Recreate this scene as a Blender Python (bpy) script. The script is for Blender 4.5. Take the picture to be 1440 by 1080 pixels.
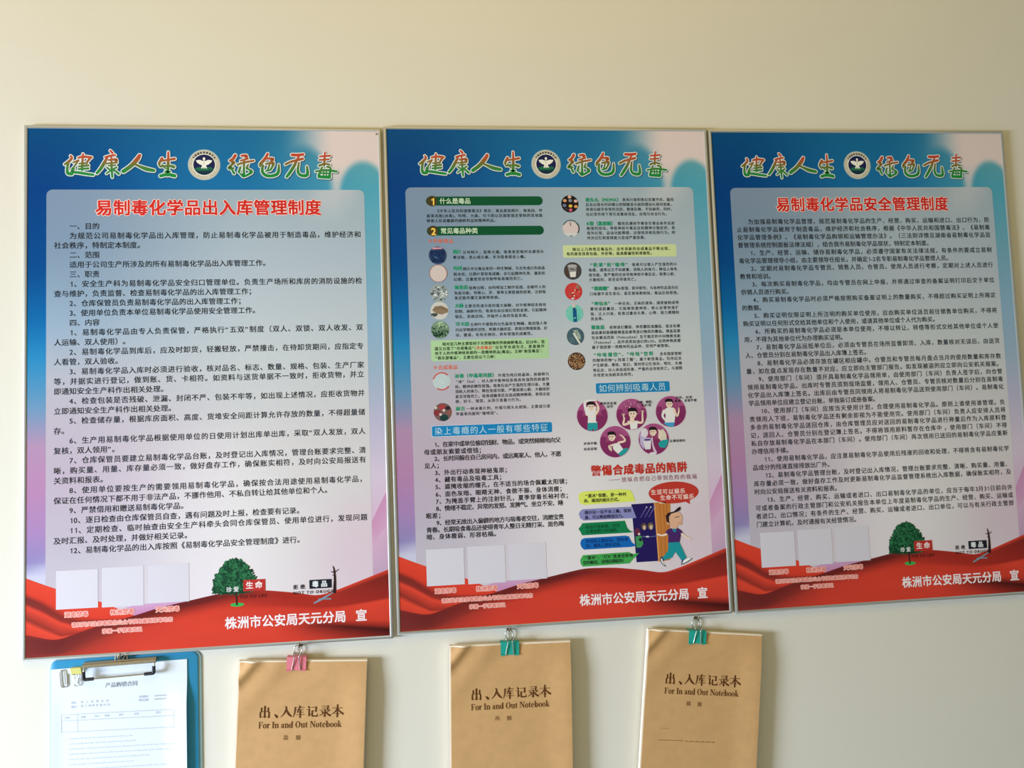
import bpy, bmesh, math, random
import numpy as np
from mathutils import Matrix, Vector
from mathutils.geometry import tessellate_polygon

for o in list(bpy.data.objects):
    bpy.data.objects.remove(o, do_unlink=True)
SC = bpy.context.scene
COL = SC.collection
Z0 = 2.0          # height of the posters' top edge above the floor, metres
PI = math.pi

# ------------------------------------------------------------------ camera
cam_data = bpy.data.cameras.new('camera')
cam_data.sensor_fit = 'HORIZONTAL'
cam_data.sensor_width = 36.0
cam_data.lens = 28.0
cam_data.clip_start = 0.01
cam = bpy.data.objects.new('camera', cam_data)
COL.objects.link(cam)
RM = Matrix(((0.99278765, 0.02969887, -0.11614926),
             (-0.11395098, -0.06729403, -0.99120466),
             (-0.03725381, 0.99729108, -0.06342447)))
cam.matrix_world = Matrix.Translation((0.65393656, -1.40758582, Z0 - 0.55663358)) @ RM.to_4x4()
SC.camera = cam

# ------------------------------------------------------------------ light
SC.view_settings.view_transform = 'Standard'
SC.view_settings.look = 'None'
SC.view_settings.exposure = 0.0
SC.view_settings.gamma = 1.0
SC.view_settings.use_curve_mapping = False

world = bpy.data.worlds.new('room_light')
SC.world = world
world.use_nodes = True
wb = world.node_tree.nodes['Background']
wb.inputs[0].default_value = (0.92, 1.0, 0.84, 1)
wb.inputs[1].default_value = 0.25

def area(name, loc, target, sx, sy, power, color):
    d = bpy.data.lights.new(name, 'AREA')
    d.shape = 'RECTANGLE'; d.size = sx; d.size_y = sy
    d.energy = power; d.color = color
    o = bpy.data.objects.new(name, d); COL.objects.link(o)
    o.location = loc
    o.rotation_euler = (Vector(target) - Vector(loc)).to_track_quat('-Z', 'Y').to_euler()
    return o

# tall window in the wall to the left, daylight; a warm lit ceiling above
area('window_daylight', (-2.8, -1.55, 0.95), (-0.9, 0.0, -1.4), 1.1, 1.3, 342.0, (0.745, 0.845, 1.0))
area('ceiling_bounce', (0.4, -1.4, 2.9), (0.4, -0.1, 1.9), 2.6, 1.2, 15.5, (1.0, 0.60, 0.0))

# ------------------------------------------------------------------ helpers
def lin(c):
    c = np.asarray(c, float) / 255.0
    return np.where(c <= 0.04045, c / 12.92, ((c + 0.055) / 1.055) ** 2.4)

def V(x, y, z=0.0):
    """wall millimetres (x right, y up from the posters' top, z out of the wall) to metres"""
    return Vector((x / 1000.0, -z / 1000.0, Z0 + y / 1000.0))

def tag(o, label=None, cat=None, group=None, kind=None):
    if label: o['label'] = label
    if cat: o['category'] = cat
    if group: o['group'] = group
    if kind: o['kind'] = kind
    return o

def empty(name, loc, ry=0.0):
    o = bpy.data.objects.new(name, None)
    o.empty_display_size = 0.05
    COL.objects.link(o)
    o.location = loc
    o.rotation_euler = (0, ry, 0)
    return o

def link(name, me, parent=None, mat=None):
    o = bpy.data.objects.new(name, me)
    COL.objects.link(o)
    if mat: me.materials.append(mat)
    if parent: o.parent = parent
    return o

def material(name, color, rough=0.5, metal=0.0, spec=0.5, **kw):
    m = bpy.data.materials.new(name); m.use_nodes = True
    b = m.node_tree.nodes['Principled BSDF']
    b.inputs['Base Color'].default_value = (*[float(x) for x in lin(color)], 1)
    b.inputs['Roughness'].default_value = rough
    b.inputs['Metallic'].default_value = metal
    b.inputs['Specular IOR Level'].default_value = spec
    for k, v in kw.items():
        b.inputs[k].default_value = v
    return m

def noisy(m, scale, amount, bump=0.0, bscale=None, dist=0.001):
    """vary a material's colour by noise and give it a fine bump"""
    nt = m.node_tree; b = nt.nodes['Principled BSDF']
    tc = nt.nodes.new('ShaderNodeTexCoord')
    if amount:
        n = nt.nodes.new('ShaderNodeTexNoise'); n.inputs['Scale'].default_value = scale
        n.inputs['Detail'].default_value = 5
        nt.links.new(tc.outputs['Object'], n.inputs['Vector'])
        r = nt.nodes.new('ShaderNodeValToRGB')
        c = b.inputs['Base Color'].default_value
        r.color_ramp.elements[0].position = 0.3; r.color_ramp.elements[1].position = 0.7
        r.color_ramp.elements[0].color = (*[x * (1 - amount) for x in c[:3]], 1)
        r.color_ramp.elements[1].color = (*[min(1, x * (1 + amount)) for x in c[:3]], 1)
        nt.links.new(n.outputs['Fac'], r.inputs['Fac'])
        nt.links.new(r.outputs['Color'], b.inputs['Base Color'])
    if bump:
        n2 = nt.nodes.new('ShaderNodeTexNoise'); n2.inputs['Scale'].default_value = bscale or scale
        n2.inputs['Detail'].default_value = 6
        nt.links.new(tc.outputs['Object'], n2.inputs['Vector'])
        bp = nt.nodes.new('ShaderNodeBump'); bp.inputs['Strength'].default_value = bump
        bp.inputs['Distance'].default_value = dist
        nt.links.new(n2.outputs['Fac'], bp.inputs['Height'])
        nt.links.new(bp.outputs['Normal'], b.inputs['Normal'])
    return m

def attr_material(name, rough, spec=0.5):
    m = bpy.data.materials.new(name); m.use_nodes = True
    nt = m.node_tree; b = nt.nodes['Principled BSDF']
    a = nt.nodes.new('ShaderNodeVertexColor'); a.layer_name = 'ink'
    nt.links.new(a.outputs['Color'], b.inputs['Base Color'])
    b.inputs['Roughness'].default_value = rough
    b.inputs['Specular IOR Level'].default_value = spec
    return m

M_PRINT = attr_material('printed_film', 0.42, 0.06)
M_INK = attr_material('printing_ink', 0.6, 0.12)
M_ALU = noisy(material('brushed_aluminium', (184, 186, 182), 0.42, 0.45), 900, 0.05)
M_WALL = noisy(material('cream_wall_paint', (222, 219, 207), 0.85, 0, 0.25), 3.0, 0.012, 0.25, 55.0, 0.0012)
M_FLOOR = noisy(material('grey_floor_tile', (150, 146, 138), 0.5), 4.0, 0.05)
M_STEEL = material('nickel_wire', (190, 186, 174), 0.32, 1.0)
M_HOOK = noisy(material('dull_steel_hook', (132, 120, 96), 0.38, 0.9), 300, 0.1)
M_PINK = noisy(material('pink_enamel', (226, 128, 146), 0.35), 200, 0.03)
M_TEAL = noisy(material('teal_enamel', (28, 165, 150), 0.35), 200, 0.03)
M_YEL = noisy(material('yellow_enamel', (224, 216, 128), 0.4), 200, 0.03)
M_KRAFT = noisy(material('kraft_paper_cover', (204, 162, 110), 0.62, 0, 0.35), 60, 0.045, 0.12, 700, 0.0003)
M_PAGES = noisy(material('page_edges', (240, 226, 204), 0.8), 80, 0.03)
M_PAPER = noisy(material('white_copy_paper', (222, 231, 241), 0.7), 8, 0.008)
M_BLUE = noisy(material('blue_plastic_board', (48, 146, 194), 0.3), 30, 0.03)
M_RIM = noisy(material('pale_blue_plastic_edge', (150, 190, 200), 0.35), 30, 0.02)
M_RUBBER = material('black_rubber', (24, 26, 34), 0.55)
M_CLIPBAR = noisy(material('satin_steel_bar', (176, 168, 146), 0.35, 0.85), 120, 0.05)

# ---- flat print: polygons and lettering laid out in millimetres (u right, v down)
GLYPH = {}
def glyph(ch):
    k = ch
    if k in GLYPH: return GLYPH[k]
    if ch == '1':      # the figure one with its flag
        co = np.array([(.30, 0), (.385, 0), (.385, .69), (.32, .69), (.30, .60), (.15, .56), (.15, .50), (.30, .52)])
        GLYPH[k] = (co, np.array(tessellate_polygon([[Vector((a, b, 0)) for a, b in co]])), 0.56)
        return GLYPH[k]
    c = bpy.data.curves.new('glyph', 'FONT'); c.body = ch; c.size = 1.0
    c.resolution_u = 3
    o = bpy.data.objects.new('glyph', c); COL.objects.link(o)
    dg = bpy.context.evaluated_depsgraph_get(); dg.update()
    me = bpy.data.meshes.new_from_object(o.evaluated_get(dg))
    n = len(me.vertices); co = np.zeros(n * 3); me.vertices.foreach_get('co', co)
    co = co.reshape(-1, 3)[:, :2]
    me.calc_loop_triangles(); t = np.zeros(len(me.loop_triangles) * 3, int)
    me.loop_triangles.foreach_get('vertices', t); t = t.reshape(-1, 3)
    w = co[:, 0].max() + 0.06 if n else 0.3
    GLYPH[k] = (co, t, w)
    bpy.data.objects.remove(o); bpy.data.curves.remove(c); bpy.data.meshes.remove(me)
    return GLYPH[k]

def advance(ch):
    if ch == ' ': return 0.3
    if ch == '\u3000': return 1.0
    if ch in '“”': return 0.55
    if ord(ch) >= 0x2E80 or ch in '—': return 1.0
    return glyph(ch)[2]

class Print:
    def __init__(self):
        self.v, self.t, self.c, self.n = [], [], [], 0
    def add(self, uv, tris, col, layer):
        uv = np.asarray(uv, float)
        if len(uv) == 0: return
        if callable(col): cc = np.array([lin(col(*p)) for p in uv])
        else: cc = np.tile(lin(col), (len(uv), 1)) if np.ndim(col) == 1 else lin(col)
        self.v.append(np.column_stack([uv, np.full(len(uv), layer * 0.09 + (len(self.v) % 12) * 0.005)]))
        self.t.append(np.asarray(tris, int).reshape(-1, 3) + self.n)
        self.c.append(cc); self.n += len(uv)
    def poly(self, pts, col, layer=1):
        tr = tessellate_polygon([[Vector((p[0], p[1], 0)) for p in pts]])
        self.add(pts, tr, col, layer)
    def rect(self, u0, v0, u1, v1, col, layer=1):
        self.poly([(u0, v0), (u1, v0), (u1, v1), (u0, v1)], col, layer)
    def rrect(self, u0, v0, u1, v1, r, col, layer=1):
        pts = []
        for cx, cy, a0 in ((u1 - r, v0 + r, -90), (u1 - r, v1 - r, 0), (u0 + r, v1 - r, 90), (u0 + r, v0 + r, 180)):
            for k in range(7):
                a = math.radians(a0 + 15 * k); pts.append((cx + r * math.cos(a), cy + r * math.sin(a)))
        self.poly(pts, col, layer)
    def disk(self, u, v, r, col, layer=1, ry=None, rot=0.0, n=28):
        ry = ry or r; c, s = math.cos(rot), math.sin(rot)
        p = [(u + r * math.cos(a) * c - ry * math.sin(a) * s, v + r * math.cos(a) * s + ry * math.sin(a) * c)
             for a in (2 * PI * i / n for i in range(n))]
        self.add([(u, v)] + p, [(0, 1 + i, 1 + (i + 1) % n) for i in range(n)], col, layer)
    def ring(self, u, v, r0, r1, col, layer=1, n=48, ry0=None, ry1=None, a0=0.0, a1=2 * PI):
        ry0 = r0 if ry0 is None else ry0; ry1 = r1 if ry1 is None else ry1
        full = abs(a1 - a0 - 2 * PI) < 1e-6; p = []
        for i in range(n + 1):
            a = a0 + (a1 - a0) * i / n
            p += [(u + r0 * math.cos(a), v + ry0 * math.sin(a)), (u + r1 * math.cos(a), v + ry1 * math.sin(a))]
        t = []
        for i in range(n): t += [(2 * i, 2 * i + 1, 2 * i + 3), (2 * i, 2 * i + 3, 2 * i + 2)]
        self.add(p, t, col, layer)
    def stroke(self, pts, col, layer=1, grow=0.0, smooth=4, du=0.0, dv=0.0):
        """a tapering brush stroke: pts = (u, v, width)"""
        P = np.array(pts, float)
        if smooth and len(P) > 2:
            q = []
            for i in range(len(P) - 1):
                p0, p1, p2, p3 = P[max(i - 1, 0)], P[i], P[i + 1], P[min(i + 2, len(P) - 1)]
                for k in range(smooth):
                    t = k / smooth
                    q.append(0.5 * (2 * p1 + (p2 - p0) * t + (2 * p0 - 5 * p1 + 4 * p2 - p3) * t * t + (3 * p1 - p0 - 3 * p2 + p3) * t ** 3))
            q.append(P[-1]); P = np.array(q)
        P = P + np.array([du, dv, grow])
        d = np.gradient(P[:, :2], axis=0)
        d /= np.maximum(np.linalg.norm(d, axis=1), 1e-9)[:, None]
        nrm = np.column_stack([-d[:, 1], d[:, 0]])
        L = P[:, :2] + nrm * P[:, 2:] / 2; R_ = P[:, :2] - nrm * P[:, 2:] / 2
        n = len(P); uv = np.vstack([L, R_])
        tr = []
        for i in range(n - 1): tr += [(i, i + 1, n + i + 1), (i, n + i + 1, n + i)]
        self.add(uv, tr, col, layer)
        for e in (0, -1): self.disk(P[e, 0], P[e, 1], P[e, 2] / 2, col, layer, n=12)
    def put(self, ch, u, v, size, col, layer, off=0.0, sx=1.0, rot=0.0):
        if off > 0:        # heavier weight: a few copies a hair apart
            for a, b in ((-1, -1), (1, -1), (-1, 1), (1, 1)): self.put(ch, u + a * off * size, v + b * off * size, size, col, layer, 0.0, sx, rot)
            return
        """one character with its left end at u and its middle at height v"""
        co, t, w = glyph(ch)
        if len(co) == 0: return
        x = co[:, 0] * size * sx; y = -(co[:, 1] - 0.38) * size
        c, s = math.cos(rot), math.sin(rot)
        self.add(np.column_stack([u + x * c - y * s, v + x * s + y * c]), t, col, layer)
    def text(self, s, u0, v, size, col, layer=3, u1=None, off=0.0, pitch=1.0, sx=1.0, halo=None, halo_r=0.0, slope=0.0):
        adv = [advance(c) for c in s]; tot = sum(adv)
        k = ((u1 - u0) / tot) if u1 is not None else size * pitch * sx
        cum = 0.0
        for ch, a in zip(s, adv):
            u = u0 + cum * k; cum += a
            vv = v + slope * (u - u0)
            if halo is not None:
                for i in range(10):
                    an = 2 * PI * i / 10
                    self.put(ch, u + halo_r * math.cos(an), vv + halo_r * math.sin(an), size, halo, layer - 1, 0.0, sx)
            self.put(ch, u, vv, size, col, layer, off, sx)
        return u0 + cum * k
    def build(self, name, parent, fn, mat):
        """fn maps (u, v, lift) arrays in millimetres to local metres"""
        if not self.v: return None
        v = np.vstack(self.v); t = np.vstack(self.t); c = np.vstack(self.c)
        P = fn(v[:, 0], v[:, 1], v[:, 2])
        # turn every triangle towards the viewer (-Y)
        a, b, d = P[t[:, 0]], P[t[:, 1]], P[t[:, 2]]
        ny = np.cross(b - a, d - a)[:, 1]
        t[ny > 0] = t[ny > 0][:, ::-1]
        me = bpy.data.meshes.new(name)
        me.vertices.add(len(P)); me.vertices.foreach_set('co', P.ravel())
        me.loops.add(len(t) * 3); me.loops.foreach_set('vertex_index', t.ravel().astype(np.int32))
        me.polygons.add(len(t)); me.polygons.foreach_set('loop_start', np.arange(0, len(t) * 3, 3, dtype=np.int32))
        me.update(calc_edges=True)
        at = me.color_attributes.new('ink', 'FLOAT_COLOR', 'POINT')
        at.data.foreach_set('color', np.column_stack([c, np.ones(len(c))]).astype(np.float32).ravel())
        me.validate()
        return link(name, me, parent, mat)

def tube(path, r, closed=False, sides=10):
    """round wire along a list of points (metres): verts, faces"""
    P = [Vector(p) for p in path]; n = len(P); vs, fs = [], []
    up = None
    for i in range(n):
        if closed: d = P[(i + 1) % n] - P[i - 1]
        else: d = P[min(i + 1, n - 1)] - P[max(i - 1, 0)]
        d.normalize()
        if up is None: up = d.orthogonal().normalized()
        up = (up - d * up.dot(d)).normalized(); b = d.cross(up)
        for k in range(sides):
            a = 2 * PI * k / sides
            vs.append(P[i] + (up * math.cos(a) + b * math.sin(a)) * r)
    m = n if closed else n - 1
    for i in range(m):
        j = (i + 1) % n
        for k in range(sides):
            k2 = (k + 1) % sides
            fs.append((i * sides + k, i * sides + k2, j * sides + k2, j * sides + k))
    if not closed:
        fs.append(tuple(range(sides))[::-1]); fs.append(tuple((n - 1) * sides + k for k in range(sides)))
    return vs, fs

def arc_path(pts, rad, seg=5):
    """round the corners of a polyline"""
    P = [Vector(p) for p in pts]; out = [P[0]]
    for i in range(1, len(P) - 1):
        a, b, c = P[i - 1], P[i], P[i + 1]
        r = min(rad, (a - b).length * .49, (c - b).length * .49)
        p = b + (a - b).normalized() * r; q = b + (c - b).normalized() * r
        for k in range(seg + 1):
            t = k / seg; out.append(p * (1 - t) ** 2 + b * 2 * t * (1 - t) + q * t * t)
    out.append(P[-1]); return out

def mesh_obj(name, parts, parent, mat, smooth=True):
    me = bpy.data.meshes.new(name); vs, fs = [], []
    for v, f in parts:
        b = len(vs); vs += [tuple(x) for x in v]; fs += [tuple(i + b for i in q) for q in f]
    me.from_pydata(vs, [], fs)
    bm = bmesh.new(); bm.from_mesh(me); bmesh.ops.recalc_face_normals(bm, faces=bm.faces); bm.to_mesh(me); bm.free()
    me.update()
    if smooth:
        me.polygons.foreach_set('use_smooth', [True] * len(me.polygons))
        me.set_sharp_from_angle(angle=math.radians(40))
    return link(name, me, parent, mat)

def slab(outline, z0, z1, bev=0.0):
    """extruded outline in wall millimetres, front edge bevelled: verts (local metres), faces"""
    n = len(outline); P = np.array(outline, float); vs, fs = [], []
    prv, nxt = np.roll(P, 1, 0), np.roll(P, -1, 0)
    d = nxt - prv; d /= np.linalg.norm(d, axis=1)[:, None]; inn = np.column_stack([-d[:, 1], d[:, 0]])
    if ((P[:, 0] * np.roll(P[:, 1], -1) - np.roll(P[:, 0], -1) * P[:, 1]).sum()) < 0: inn = -inn
    rings = [(P, z0), (P, z1 - bev)] + ([(P + inn * bev * .3, z1 - bev * .3), (P + inn * bev, z1)] if bev else [])
    for Q, z in rings: vs += [Vector((q[0] / 1000, -z / 1000, q[1] / 1000)) for q in Q]
    for k in range(len(rings) - 1):
        for i in range(n):
            j = (i + 1) % n; fs.append((k * n + i, k * n + j, (k + 1) * n + j, (k + 1) * n + i))
    fs.append(tuple(range(n))[::-1]); fs.append(tuple((len(rings) - 1) * n + i for i in range(n)))
    return vs, fs

def rounded(x0, y0, x1, y1, r, seg=6):
    pts = []
    for cx, cy, a0 in ((x1 - r, y1 - r, 0), (x0 + r, y1 - r, 90), (x0 + r, y0 + r, 180), (x1 - r, y0 + r, 270)):
        for k in range(seg + 1):
            a = math.radians(a0 + 90 * k / seg); pts.append((cx + r * math.cos(a), cy + r * math.sin(a)))
    return pts

# ------------------------------------------------------------------ the room
def box_mesh(x0, x1, y0, y1, z0, z1):
    v = [Vector((x, y, z)) for x in (x0, x1) for y in (y0, y1) for z in (z0, z1)]
    f = [(0, 1, 3, 2), (4, 6, 7, 5), (0, 4, 5, 1), (2, 3, 7, 6), (0, 2, 6, 4), (1, 5, 7, 3)]
    return v, f
WALL_Y = 0.010
w = mesh_obj('wall_back', [box_mesh(-2.2, 3.6, WALL_Y, WALL_Y + 0.12, 0.0, 3.3)], None, M_WALL, False)
tag(w, 'cream painted wall behind the posters', 'wall', kind='structure')
fl = mesh_obj('floor', [box_mesh(-2.2, 3.6, -3.2, WALL_Y + 0.12, -0.05, 0.0)], None, M_FLOOR, False)
tag(fl, 'grey floor below the poster wall', 'floor', kind='structure')
# ------------------------------------------------------------------ the three framed posters
PW, PH = 600.0, 896.4
def poster_map(u, v, l):
    return np.column_stack([(u - 300) / 1000, -(-1.6 + l) / 1000, (PH - v) / 1000])

def ss(a, b, x):
    t = min(1.0, max(0.0, (x - a) / (b - a))); return t * t * (3 - 2 * t)
def mix(a, b, t): return tuple(a[i] + (b[i] - a[i]) * t for i in range(3))
def ramp(st, x):
    xs = [s[0] for s in st]
    return tuple(float(np.interp(x, xs, [s[1][i] for s in st])) for i in range(3))
BG_L = [(0, (8, 76, 132)), (110, (5, 64, 134)), (250, (4, 74, 142)), (340, (16, 106, 172)), (400, (42, 136, 192)), (480, (104, 148, 186)),
        (545, (174, 140, 174)), (620, (178, 130, 172)), (690, (164, 130, 182)), (745, (138, 132, 184)), (896, (200, 190, 220))]
BG_M = [(0, (26, 108, 160)), (110, (28, 114, 174)), (300, (60, 160, 205)), (600, (200, 190, 215)), (896, (206, 190, 218))]
BG_R = [(0, (84, 150, 178)), (60, (96, 168, 186)), (110, (84, 168, 196)), (250, (122, 174, 200)), (350, (144, 180, 210)), (430, (156, 182, 206)),
        (520, (188, 186, 214)), (620, (214, 200, 220)), (700, (216, 182, 212)), (776, (222, 200, 222)), (896, (222, 200, 222))]
def bg(u, v):
    l, m, r = ramp(BG_L, v), ramp(BG_M, v), ramp(BG_R, v)
    c = mix(l, m, ss(0, 330, u)) if u < 330 else mix(m, r, ss(330, 600, u))
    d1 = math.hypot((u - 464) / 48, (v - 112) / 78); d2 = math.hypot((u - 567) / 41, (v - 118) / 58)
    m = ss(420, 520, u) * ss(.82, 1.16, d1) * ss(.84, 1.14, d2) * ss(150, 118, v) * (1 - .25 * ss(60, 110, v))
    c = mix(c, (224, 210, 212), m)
    if v > 730: c = mix(c, (206, 206, 226), ss(738, 768, v + u * 0.25) * 0.9)
    return c
PN_L = [(111, (127, 148, 177)), (200, (125, 149, 177)), (275, (135, 159, 184)), (345, (148, 172, 197)), (430, (178, 181, 195)), (500, (186, 178, 193)),
        (600, (187, 173, 191)), (700, (187, 177, 193)), (740, (189, 183, 197)), (840, (200, 190, 204))]
PN_R = [(111, (161, 182, 198)), (250, (178, 193, 209)), (400, (198, 207, 214)), (550, (211, 209, 213)), (700, (219, 216, 218)), (840, (220, 212, 218))]
def panel_col(u, v):
    c = mix(ramp(PN_L, v), ramp(PN_R, v), ss(30, 400, u))
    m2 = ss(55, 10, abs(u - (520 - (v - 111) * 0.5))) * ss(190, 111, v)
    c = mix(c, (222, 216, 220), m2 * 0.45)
    d = math.hypot(u - 560, v - 745)
    k = 1 + .065 * math.exp(-((u - 290) / 120.0) ** 2) * ss(470, 620, v)
    return mix((c[0] * k, c[1] * k, c[2] * k), (216, 190, 208), ss(150, 20, d) * 0.6)

def grid(P, us, vs, col, layer):
    nu, nv = len(us), len(vs)
    pts = [(u, v) for v in vs for u in us]; t = []
    for j in range(nv - 1):
        for i in range(nu - 1):
            a = j * nu + i; t += [(a, a + 1, a + nu + 1), (a, a + nu + 1, a + nu)]
    P.add(pts, t, col, layer)

def ribbon(P, us, curves, layer, n=110):
    U = np.linspace(us[0], us[-1], n); rows, cols = [], []
    for vs, cs in curves:
        a = np.interp(U, us, vs)
        k = np.ones(5) / 5; b = np.convolve(np.pad(a, 2, 'edge'), k, 'valid'); b[0], b[-1] = a[0], a[-1]
        rows.append(np.column_stack([U, b]))
        cols.append(np.column_stack([np.interp(U, [c[0] for c in cs], [c[1][i] for c in cs]) for i in range(3)]))
    pts = np.vstack(rows); t = []
    for j in range(len(rows) - 1):
        for i in range(n - 1):
            a = j * n + i; t += [(a, a + 1, a + n + 1), (a, a + n + 1, a + n)]
    P.add(pts, t, np.vstack(cols) * np.array([.94, .88, .86]), layer)

def sheet_print():
    P = Print()
    us = sorted(set(list(np.linspace(2, 598, 60)) + list(np.linspace(430, 598, 57))))
    vs = sorted(set(list(np.linspace(2, 894, 75)) + list(np.linspace(2, 140, 47))))
    grid(P, us, vs, bg, 0)
    # pale petals printed in the right margin
    P.poly([(566, 700), (582, 668), (597, 640), (597, 745), (580, 752), (566, 752)], lambda u, v: mix((204, 146, 188), (212, 178, 204), ss(690, 750, v)), 0.5)
    P.poly([(566, 745), (580, 720), (597, 700), (597, 790), (566, 795)], lambda u, v: mix((210, 172, 202), (190, 162, 190), ss(740, 790, v)), 0.7)
    # pale text panel with rounded upper corners
    r = 10.0; u0, u1, v0, v1 = 36.0, 568.0, 111.8, 835.0
    rows = [v0 + r * (1 - math.cos(math.radians(a))) for a in range(0, 91, 15)] + list(np.linspace(v0 + 22, v1, 36))
    pts, t = [], []; nu = 22
    for v in rows:
        ins = r - math.sqrt(max(0.0, r * r - (r - (v - v0)) ** 2)) if v - v0 < r else 0.0
        pts += [(u0 + ins + (u1 - u0 - 2 * ins) * i / (nu - 1), v) for i in range(nu)]
    for j in range(len(rows) - 1):
        for i in range(nu - 1):
            a = j * nu + i; t += [(a, a + 1, a + nu + 1), (a, a + nu + 1, a + nu)]
    P.add(pts, t, panel_col, 1)
    # red silk bands across the foot
    P.poly([(150, 822), (178, 815), (262, 812), (215, 830), (172, 845), (150, 850)], lambda u, v: mix((204, 164, 200), (196, 122, 172), ss(812, 840, v)), 1.5)
    B, D = (234, 80, 58), (128, 50, 46)
    LU = [0, 30, 60, 90, 120, 150, 178]
    def cc(*c): return [(LU[0], c[0])] + ([(LU[-1], c[1])] if len(c) > 1 else [])
    ribbon(P, LU, [([760, 773, 785, 797, 806, 820, 834], cc(B)), ([783, 797, 815, 828, 833, 835, 836], cc((228, 72, 54))),
                   ([791, 806, 828, 838, 840, 839, 837], cc(D, (160, 56, 48))), ([800, 815, 834, 844, 845, 841, 838], cc((132, 52, 48), (190, 60, 50))),
                   ([806, 821, 839, 849, 847, 842, 839], cc((234, 80, 60))), ([824, 841, 858, 856, 849, 843, 839.5], cc((146, 56, 50), (190, 60, 48))),
                   ([833, 849, 862, 859, 850, 844, 840], cc((236, 82, 60))), ([862, 871, 876, 872, 862, 854, 846], cc((200, 66, 54)))], 2)
    MU = [0, 28, 53, 80, 117, 172, 215, 260, 303, 334, 388, 438, 475, 507, 554, 600]
    def cm(**k): return sorted((int(a[1:]), c) for a, c in k.items())
    ribbon(P, MU, [
        ([852, 860, 866, 857.5, 846, 833.5, 822, 813.8, 806, 801, 803, 810, 817.5, 809, 793, 777],
         cm(u0=(138, 54, 50), u53=(126, 46, 44), u117=(136, 50, 46), u215=(112, 42, 40), u303=(118, 44, 44), u388=(178, 58, 48), u438=(184, 56, 46), u475=(200, 62, 50), u507=(236, 82, 62), u600=(224, 76, 58))),
        ([858, 866, 871, 863, 852, 840, 829, 821, 813, 808, 809, 816, 821, 815, 801, 787],
         cm(u0=(122, 50, 48), u53=(112, 44, 44), u117=(128, 48, 46), u215=(110, 42, 40), u303=(112, 42, 42), u388=(168, 54, 46), u438=(176, 54, 44), u475=(180, 54, 44), u507=(168, 54, 46), u600=(126, 44, 40))),
        ([878, 881, 883, 876, 866, 853, 846, 839, 830, 827, 826, 830, 835, 836, 831, 825],
         cm(u0=(126, 52, 50), u53=(118, 48, 46), u117=(150, 56, 50), u172=(192, 64, 52), u260=(218, 72, 56), u334=(216, 70, 54), u388=(192, 60, 50), u438=(184, 56, 46), u507=(176, 54, 44), u600=(160, 50, 44))),
        ([883, 885, 887, 881, 871, 859, 852, 845, 836, 833, 834, 838, 842, 841, 836, 830],
         cm(u0=(128, 52, 50), u53=(122, 50, 48), u117=(170, 62, 52), u172=(210, 70, 56), u260=(226, 76, 58), u388=(220, 72, 56), u475=(214, 68, 54), u507=(222, 72, 56), u554=(234, 80, 60), u600=(230, 78, 58))),
        ([891, 891, 891, 888, 882, 874, 870, 866, 862, 860, 858, 857, 856, 858, 862, 866],
         cm(u0=(132, 54, 52), u80=(176, 62, 54), u172=(216, 72, 58), u300=(230, 78, 60), u475=(222, 74, 58), u600=(216, 72, 56))),
        ([893, 893, 893, 891, 887, 881, 878, 875, 872, 870, 867, 866, 866, 870, 876, 882],
         cm(u0=(126, 50, 50), u80=(180, 64, 54), u172=(220, 74, 58), u400=(230, 78, 60), u438=(200, 66, 52), u475=(130, 46, 42), u520=(88, 34, 32), u600=(66, 26, 26))),
        ([895] * 16, cm(u0=(118, 48, 48), u100=(200, 68, 56), u200=(228, 76, 58), u475=(224, 74, 58), u540=(170, 54, 46), u600=(110, 40, 36)))], 3)
    return P

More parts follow.
